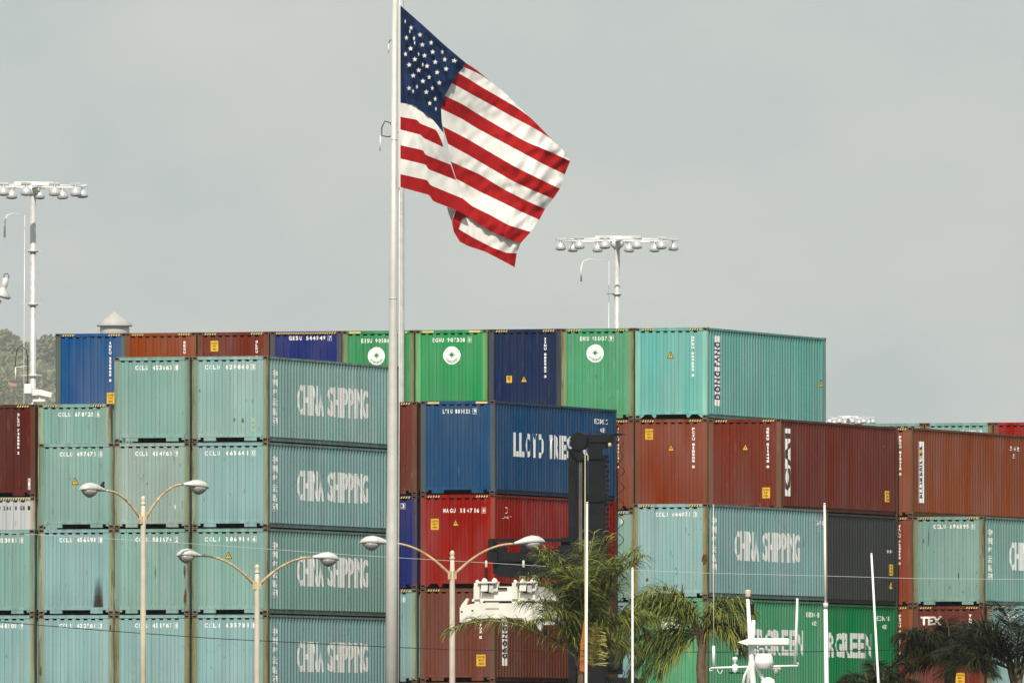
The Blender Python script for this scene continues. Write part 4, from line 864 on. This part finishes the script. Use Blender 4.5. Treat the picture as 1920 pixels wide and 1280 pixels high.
def frond(root, base, az, el, L, droop, ml, mr, n=96, ll=.62, wl=.015, sag=.75, rnd=random):
    """arching midrib with two ranks of hanging leaflets"""
    d = Vector((math.cos(az) * math.cos(el), math.sin(az) * math.cos(el), math.sin(el))); p = Vector(base); pts = [p.copy()]; N_ = 26
    e = el
    for i in range(N_):
        e -= droop * (1.3 * (i / N_) + .25) / N_
        d = Vector((math.cos(az) * math.cos(e), math.sin(az) * math.cos(e), math.sin(e))); p = p + d * (L / N_); pts.append(p.copy())
    MB().tube(pts, [.030 * (1 - .85 * i / N_) + .004 for i in range(N_ + 1)], 5).build('midrib', mr, root)
    b = bmesh.new()
    for i in range(n):
        for sd_ in (-1, 1):
            k = .14 + .86 * (i + rnd.random() * .8) / n; x = min(k, .999) * N_; j = int(x); q = pts[j].lerp(pts[j + 1], x - j); t = (pts[j + 1] - pts[j]).normalized()
            s = t.cross(Vector((0, 0, 1)));
            if s.length < .05: s = Vector((1, 0, 0))
            s.normalize(); up = s.cross(t)
            l = ll * (math.sin(math.pi * (.12 + .80 * k)) ** .6) * rnd.uniform(.7, 1.1)
            dr = (s * sd_ * rnd.uniform(.6, 1.1) + t * rnd.uniform(.35, .8) + up * rnd.uniform(-.1, .8)).normalized()
            wv = dr.cross(Vector((rnd.uniform(-.5, .5), rnd.uniform(-.5, .5), 1))).normalized() * wl * rnd.uniform(.7, 1.1); prev = None; c = q.copy()
            for m_ in range(6):
                f_ = m_ / 5; wd = wv * (1 - f_ ** 2 * .92) * (.6 if m_ == 0 else 1)
                cur = (b.verts.new(c - wd), b.verts.new(c + wd))
                if prev: b.faces.new((prev[0], prev[1], cur[1], cur[0]))
                prev = cur; dr = (dr + Vector((0, 0, -sag * .5 * (.35 + f_)))).normalized(); c = c + dr * l / 5
    me = mesh_of(b, 'leaflets', ml); return link(bpy.data.objects.new('frond', me), root)
def palm(px, py, Y, fr, label, ml, mr, tr=.14, ll=.62, extra=None, sag=.75):
    p = at(px, py, Y); root = empty('palm_tree', (p.x, Y, 0)); tag(root, label, 'palm tree', 'palms in front of the stacks'); rnd = random.Random(int(px))
    h = p.z; n = 14
    MB().tube([(.03 * math.sin(i), 0, h * i / n) for i in range(n + 1)], [tr * (1.25 - .25 * i / n) * (1.04 if i % 2 else .97) for i in range(n + 1)], 12).build('trunk', M_TRUNK, root)
    sh = MB()
    for k in range(14):
        a = rnd.uniform(0, 6.28); sh.tube([(tr * .5 * math.cos(a), tr * .5 * math.sin(a), h - .35), (tr * 1.1 * math.cos(a), tr * 1.1 * math.sin(a), h), (tr * 1.7 * math.cos(a), tr * 1.7 * math.sin(a), h + rnd.uniform(.2, .45))], [.05, .045, .02], 5)
    sh.build('leaf_base', M_TRUNK, root)
    for i, (az, el, L, dr) in enumerate(fr):
        frond(root, (0, 0, h + .05), R(az), R(el), L, R(dr), ml, mr, ll=ll, rnd=rnd, sag=sag)
    if extra: extra(root, h)
    return root
def blossom(root, h):
    b = MB(); rnd = random.Random(3)
    b.prism([(-.10, h - .15), (.07, h - .2), (.10, h + .5), (.09, h + 1.1), (.06, h + 1.75), (.02, h + 1.2), (-.08, h + .6)], -1.0, -.87); b.build('spathe', M_SPATHE, root)
    c = bmesh.new()
    for i in range(210):
        t = rnd.random(); z = h - .05 + 1.0 * t; x = .22 + .12 * t; a = rnd.uniform(-2.6, -.4); l = rnd.uniform(.2, .45) * (1.1 - .5 * t); p = Vector((x, -.95, z)); d = Vector((math.cos(a) * rnd.choice((-1, 1)), -.3, rnd.uniform(.2, 1))).normalized(); w_ = Vector((.012, 0, .006)); pv = None
        for m_ in range(3):
            cur = (c.verts.new(p - w_), c.verts.new(p + w_))
            if pv: c.faces.new((pv[0], pv[1], cur[1], cur[0]))
            pv = cur; d = (d + Vector((0, 0, -.3))).normalized(); p = p + d * l / 2
    link(bpy.data.objects.new('blossom', mesh_of(c, 'blossom', M_FLOW)), root)
rn = random.Random(5)
P1 = [(187, 40, 3.9, 82), (80, 86, 3.4, 45), (20, 84, 3.4, 62), (-20, 82, 3.4, 70), (-60, 80, 3.3, 65), (-110, 82, 3.1, 75), (-150, 84, 3.3, 55), (130, 82, 3.3, 62), (60, 74, 3.1, 85), (-90, 87, 3.3, 50), (0, 70, 2.5, 115), (-40, 88, 3.5, 42), (30, 62, 2.4, 115), (210, 86, 3.2, 50), (-130, 74, 2.4, 110), (170, 78, 2.5, 100), (195, 82, 3.0, 85), (-10, 85, 3.1, 70), (-70, 86, 2.8, 60), (-120, 86, 2.7, 60), (10, 76, 2.1, 110), (200, 74, 2.0, 110), (-95, 78, 2.9, 80), (45, 84, 3.2, 60), (150, 84, 3.2, 60), (-65, 89, 3.45, 30), (5, 50, 1.5, 110)]
palm(1094, 1246, 368, P1, 'tall green palm with an orange spathe, its fronds over the black handler mast', M_LEAF, M_RACH, ll=.98, extra=blossom)
P2_ = [(182, 52, 2.7, 150), (168, 66, 2.4, 150), (195, 74, 2.5, 150), (190, 30, 2.5, 120), (178, 60, 2.0, 140), (10, 72, 1.7, 150), (-25, 60, 1.6, 150), (25, 50, 1.4, 140), (-5, 35, 1.3, 130), (184, 12, 2.4, 85), (175, -10, 2.2, 60), (-165, 45, 2.4, 130), (200, 40, 2.3, 120), (188, 0, 1.9, 60), (-30, 20, 1.2, 90), (182, -22, 2.0, 50), (194, 58, 2.6, 155), (160, 15, 2.0, 90), (200, -30, 1.6, 40), (-10, 74, 1.8, 150), (15, 5, 1.2, 80), (184, 42, 2.65, 135)]
palm(1316, 1190, 372, P2_, 'lighter palm with arching fronds in front of the mid green containers', M_LEAF, M_RACH, tr=.11, ll=.92)
P3_ = [(a + rn.uniform(-8, 8), e, l, d) for a, e, l, d in ((185, 40, 2.0, 140), (170, 60, 1.9, 150), (200, 15, 2.2, 80), (10, 30, 2.2, 105), (-5, 52, 2.0, 130), (20, 5, 1.9, 80), (90, 75, 1.5, 90), (-90, 60, 1.5, 120), (-60, 30, 1.8, 110), (-120, 30, 1.8, 120), (150, 20, 2.0, 100), (40, 60, 1.7, 120), (190, -8, 1.9, 60), (0, -10, 1.8, 60), (-90, 10, 1.6, 90), (130, 80, 1.4, 90))]
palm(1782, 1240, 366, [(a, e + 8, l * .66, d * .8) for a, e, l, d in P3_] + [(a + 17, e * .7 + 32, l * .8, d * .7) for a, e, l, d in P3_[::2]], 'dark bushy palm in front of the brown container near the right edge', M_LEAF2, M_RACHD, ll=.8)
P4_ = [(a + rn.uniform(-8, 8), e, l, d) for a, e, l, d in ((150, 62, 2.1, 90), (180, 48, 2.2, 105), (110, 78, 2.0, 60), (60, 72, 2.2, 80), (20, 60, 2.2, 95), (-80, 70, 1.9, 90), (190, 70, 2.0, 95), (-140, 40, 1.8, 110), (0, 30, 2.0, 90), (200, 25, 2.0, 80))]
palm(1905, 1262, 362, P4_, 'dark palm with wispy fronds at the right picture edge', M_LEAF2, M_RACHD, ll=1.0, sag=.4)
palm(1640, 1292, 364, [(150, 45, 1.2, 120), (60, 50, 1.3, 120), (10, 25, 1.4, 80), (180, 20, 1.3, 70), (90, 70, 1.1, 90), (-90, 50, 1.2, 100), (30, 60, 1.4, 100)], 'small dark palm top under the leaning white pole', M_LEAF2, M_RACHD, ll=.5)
# ------------------------------------------------------------------ boat masts and aerials
BY = 300.0; BS = F / BY
def pole_thing(name, label, cat, a, b_, ra, rb, split=None, m=M_BOATW, Y=BY):
    A, B = at(*a, Y), at(*b_, Y); base = A + (A - B).normalized() * ((A.z + 2.6) / max(.2, (B - A).normalized().z)); root = empty(name, base); tag(root, label, cat, 'white boat poles in the foreground')
    if split is None: MB().tube([(0, 0, 0), B - base], [ra * 1.15, rb], 10).build('pole', m, root)
    else:
        Sp = at(*split, Y); MB().tube([(0, 0, 0), Sp - base], [ra * 1.15, ra], 10).build('pole', m, root); MB().tube([Sp - base, B - base], [rb * 1.3, rb], 8).build('whip', m, root)
        MB().tube([Sp - base - Vector((0, 0, .06)), Sp - base + Vector((0, 0, .06))], ra * 1.25, 10).build('ferrule', M_GALV, root)
    MB().tube([B - base, B - base + Vector((0, 0, .03))], [rb * 1.3, rb * .8], 8).build('tip', m, root)
    return root
pole_thing('boat_pole', 'straight white boat pole in front of the tall palm', 'boat pole', (1099, 1280), (1101, 943), .036, .020)
pole_thing('boat_pole', 'thin white boat pole between the two front palms', 'boat pole', (1186, 1280), (1186, 1066), .027, .022)
pole_thing('boat_pole', 'tall white two-stage boat aerial in front of the charcoal container edge', 'boat aerial', (1550, 1280), (1546, 945), .044, .022, split=(1548, 1135))
pole_thing('boat_pole', 'white boat pole leaning left in front of the dark green container', 'boat pole', (1647, 1280), (1634, 1039), .030, .022)
pole_thing('boat_aerial', 'thin yellowish boat aerial standing against the black handler mast', 'boat aerial', (1097, 1280), (1097, 850), .014, .010, m=mat('yellowed_fibreglass', (.50, .46, .22), .5, var=.1), Y=303)
def bq(px, py, dy=0): return at(px, py, BY + dy)
o0 = bq(1405, 1430); rm = empty('radar_mast', (o0.x, BY, -1.2)); tag(rm, 'white boat radar mast with crossbar, radar scanner and aerials in front of EVERGREEN', 'radar mast')
def lb(px, py, dy=0): return bq(px, py, dy) - Vector((o0.x, BY, -1.2))
b = MB(); b.tube([lb(1415, 1430), lb(1412, 1280), lb(1409, 1235), lb(1402, 1122)], [.075, .065, .052, .036], 12); b.tube([lb(1400, 1300), lb(1407, 1235), lb(1405, 1180)], [.04, .035, .03], 8)
b.tube([lb(1392, 1290), lb(1396, 1266), lb(1404, 1250), lb(1408, 1242)], .03, 8); b.tube([lb(1446, 1300), lb(1425, 1262), lb(1415, 1240)], .04, 8); b.tube([lb(1411, 1215), lb(1413, 1162)], .04, 8); b.build('mast', M_BOATW, rm)
b = MB(); b.tube([lb(1334, 1251.5), lb(1400, 1249.5), lb(1496, 1247.5)], .024, 8); b.tube([lb(1334, 1251), lb(1330.5, 1253), lb(1331, 1257), lb(1336, 1256)], .012, 6); b.tube([lb(1496, 1247), lb(1497, 1243), lb(1493, 1241)], .012, 6); b.tube([lb(1345, 1254), lb(1347, 1260), lb(1351, 1262), lb(1355, 1255)], .008, 5); b.build('crossbar', M_BOATW, rm)
b = MB(); A = lb(1392, 1203, -.15); B_ = lb(1480, 1205, -.15)
for x in (0,): b.box(A.x + .1, B_.x, -.25, -.02, A.z - .08, A.z + .08, .03)
b.prism([(A.x + .12, A.z + .07), (A.x + .12, A.z - .07), (A.x - .02, A.z - .03), (A.x - .1, A.z), (A.x - .02, A.z + .03)], -.22, -.05); b.build('radar_scanner', M_BOATW, rm)
b = MB(); c = lb(1432, 1232, -.1); b.lathe([(.12, -.24), (.14, -.215), (.20, -.12), (.20, -.10), (.185, .02), (.15, .075), (.06, .085)], 20, c, 1.0, .9); b.build('radar_pedestal', M_BOATW, rm)
b = MB(); c = lb(1428, 1215, -.1); b.lathe([(.08, -.03), (.09, 0), (.05, .05)], 12, c); b.build('scanner_bearing', M_GALV, rm)
b = MB(); c = lb(1402.5, 1112); b.lathe([(.04, -.09), (.055, -.06), (.058, .05), (.05, .075), (.02, .08)], 14, c); b.build('anchor_light', mat('ivory_lamp', (.6, .55, .38), .4, var=.05), rm)
b = MB(); c = lb(1402.5, 1119.5); b.lathe([(.045, -.02), (.05, .0), (.045, .015)], 12, c); b.build('lamp_collar', M_BLACKM, rm)
b = MB(); c = lb(1409, 1140, .1); b.box(c.x - .055, c.x + .055, c.y - .05, c.y + .05, c.z - .1, c.z + .1, .01); b.box(c.x - .1, c.x + .06, c.y - .05, c.y + .05, c.z - .13, c.z - .10); b.build('steaming_light', M_BLACKM, rm)
b = MB(); c = lb(1378, 1236); b.lathe([(.02, -.1), (.03, -.04), (.055, 0), (.06, .03), (.03, .06)], 12, c); b.lathe([(.055, -.28), (.06, -.2), (.055, -.1)], 12, c); b.build('gps_dome', M_BOATW, rm)
b = MB(); b.box(lb(1366, 0).x - .0, lb(1385, 0).x, -.05, .05, lb(0, 1262).z, lb(0, 1259).z); b.tube([lb(1380, 1261), lb(1402, 1261)], .01, 6); b.build('horn_bracket', M_BLACKM, rm)
b = MB(); c = lb(1455, 1257); b.lathe([(.01, -.09), (.05, -.05), (.06, 0), (.055, .04), (.02, .05)], 14, c); b.build('searchlight', M_LENS, rm)
b = MB(); b.box(lb(1428, 0).x, lb(1463, 0).x, -.06, .06, lb(0, 1254).z, lb(0, 1251).z); b.build('lamp_shelf', M_GALV, rm)
b = MB(); c = lb(1440, 1282); b.lathe([(.14, -.1), (.16, 0), (.13, .1), (.04, .15)], 14, c); b.build('satellite_dome', M_BOATW, rm)
for nm, a, bb, r1, r2 in (('whip_aerial', (1338, 1248), (1338, 1210), .034, .03), ('whip_aerial', (1491, 1244), (1495, 1121), .032, .024)):
    MB().tube([lb(*a), lb(*bb)], [r1, r2], 10).build(nm, M_BOATW, rm)
MB().tube([lb(1338, 1210), lb(1337.5, 945)], [.012, .007], 8).build('whip_aerial', mat('cream_whip', (.75, .70, .55), .5, var=0), rm)
# ------------------------------------------------------------------ far hill, trees, house, water tank
M_HILL = mat('dry_hillside', (.12, .12, .06), .95, var=.3, scale=.05); M_TREE = leafmat('distant_foliage', (.05, .065, .02), (.24, .23, .10), .05)  # foliage tones lightened so the colour carries part of the haze
def ridge(px):
    return 668 + 10 * math.sin(px / 31.0) + 8 * math.sin(px / 13.0 + 1) + max(0, px - 60) * .45 + max(0, px - 300) * .6
hb = bmesh.new(); HYs = [6800, 7000, 7220, 7500]; grid = []
for j, Y in enumerate(HYs):
    row = []
    for i in range(61):
        px = -500 + i * 20; k = (0, .55, .9, 1.0)[j]; top = at(px, ridge(px) + 12, 7500).z * max(0.0, 1 - max(0, px - 100) / 320); row.append(hb.verts.new((at(px, 700, Y).x, Y, max(0, top * k))))
    grid.append(row)
for A, B in zip(grid, grid[1:]):
    for i in range(60): f = hb.faces.new((A[i], A[i + 1], B[i + 1], B[i])); f.smooth = True
ho = link(bpy.data.objects.new('hill', mesh_of(hb, 'hill', M_HILL))); ho['kind'] = 'structure'
tb = bmesh.new(); rt = random.Random(11)
def clump(c, r, n, b):
    for i in range(n):
        a = rt.uniform(0, 6.283); z = rt.uniform(-.6, 1); q = math.sqrt(max(0, 1 - z * z * .8)); k = rt.uniform(.45, 1.0) * r
        p = c + Vector((math.cos(a) * q * k, math.sin(a) * q * k * .7, z * k * .85)); s = r * rt.uniform(.10, .2)
        d1 = Vector((rt.uniform(-1, 1), rt.uniform(-1, 1), rt.uniform(-1, 1))).normalized() * s; d2 = d1.orthogonal().normalized() * s
        b.faces.new([b.verts.new(p + d1), b.verts.new(p + d2), b.verts.new(p - d1), b.verts.new(p - d2)])
for i in range(230):
    px = rt.uniform(-60, 190); t = rt.random(); Y = 6850 + 640 * t
    py = ridge(px) - rt.uniform(-4, 14) + (1 - t) * 95
    if 0 < px < 46 and 700 < py < 735: continue
    clump(at(px, py, Y - 10), rt.uniform(4.2, 9) * (1.0 if rt.random() < .8 else 1.4), 150, tb)
for px, py, r in ((5, 640, 2.2), (12, 634, 1.8), (18, 648, 2.4), (2, 655, 2.8), (-8, 640, 3), (85, 655, 2.4), (95, 650, 2.8), (104, 660, 3), (42, 660, 2.2)): clump(at(px, py, 7400), r * 2.8, 260, tb)
for px, py in ((6, 735), (14, 740), (22, 738), (30, 741), (38, 736), (44, 730), (3, 722), (46, 716), (26, 745), (10, 748)): clump(at(px, py, 6740), 4.2, 260, tb)
to = link(bpy.data.objects.new('distant_trees', mesh_of(tb, 'distant_trees', M_TREE))); tag(to, 'hazy wooded hillside beyond the yard at the far left', 'trees', kind='stuff')
M_TERRA = mat('terracotta_tiles', (.42, .20, .11), .8, var=.1, scale=.5); M_STUC = mat('pale_stucco', (.45, .36, .26), .85)
p = at(22, 728, 6780); root = empty('hillside_house', p); tag(root, 'small house with a terracotta roof among the trees on the far left hill', 'house')
MB().box(-3.4, 3.4, -3, 3, -4, 1.0).build('wall', M_STUC, root)
MB().prism([(-5.0, 1.0), (4.8, 1.0), (3.2, 2.4), (1.0, 2.2), (-1.2, 3.0), (-3.4, 2.3)], -4.2, 4.2).build('roof', M_TERRA, root)
MB().box(-1.6, -.6, -3.06, -2.98, -1.2, .2).build('window', M_BLK, root); MB().box(1.0, 2.0, -3.06, -2.98, -1.2, .2).build('window', M_BLK, root)
p = at(215, 627, 2200); s = F / 2200; root = empty('water_tank', (p.x, 2200, 0)); tag(root, 'pale round water tank with a conical roof behind the top left containers', 'water tank')
M_TANK = mat('pale_tank_paint', (.46, .45, .43), .6, var=.08, scale=.5)
h = p.z
MB().lathe([(27 / s, -6), (27.5 / s, 0), (27.5 / s, 13 / s)], 28, (0, 0, h + 4 / s)).build('tank', M_TANK, root)
MB().lathe([(33 / s, 15 / s), (34 / s, 17.5 / s), (20 / s, 29 / s), (8 / s, 38 / s), (1.5 / s, 42 / s), (1 / s, 43.5 / s)], 28, (0, 0, h)).build('roof', M_TANK, root)
for a in range(4): MB().tube([(1.9 * math.cos(a * 1.57 + .6), 1.9 * math.sin(a * 1.57 + .6), 0), (1.9 * math.cos(a * 1.57 + .6), 1.9 * math.sin(a * 1.57 + .6), h - 5)], .25, 8).build('leg', M_TANK, root)
# ------------------------------------------------------------------ haze
hm = bpy.data.materials.new('haze_air'); hm.use_nodes = True; t = hm.node_tree; t.nodes.clear()
vo = t.nodes.new('ShaderNodeVolumePrincipled'); oo = t.nodes.new('ShaderNodeOutputMaterial'); t.links.new(vo.outputs[0], oo.inputs['Volume'])
vo.inputs['Color'].default_value = (.90, .93, .94, 1); vo.inputs['Density'].default_value = .000052; vo.inputs['Anisotropy'].default_value = .2
b = MB().box(-700, 700, -60, 8200, -5, 420); hz_o = b.build('haze', hm); hz_o['kind'] = 'stuff'
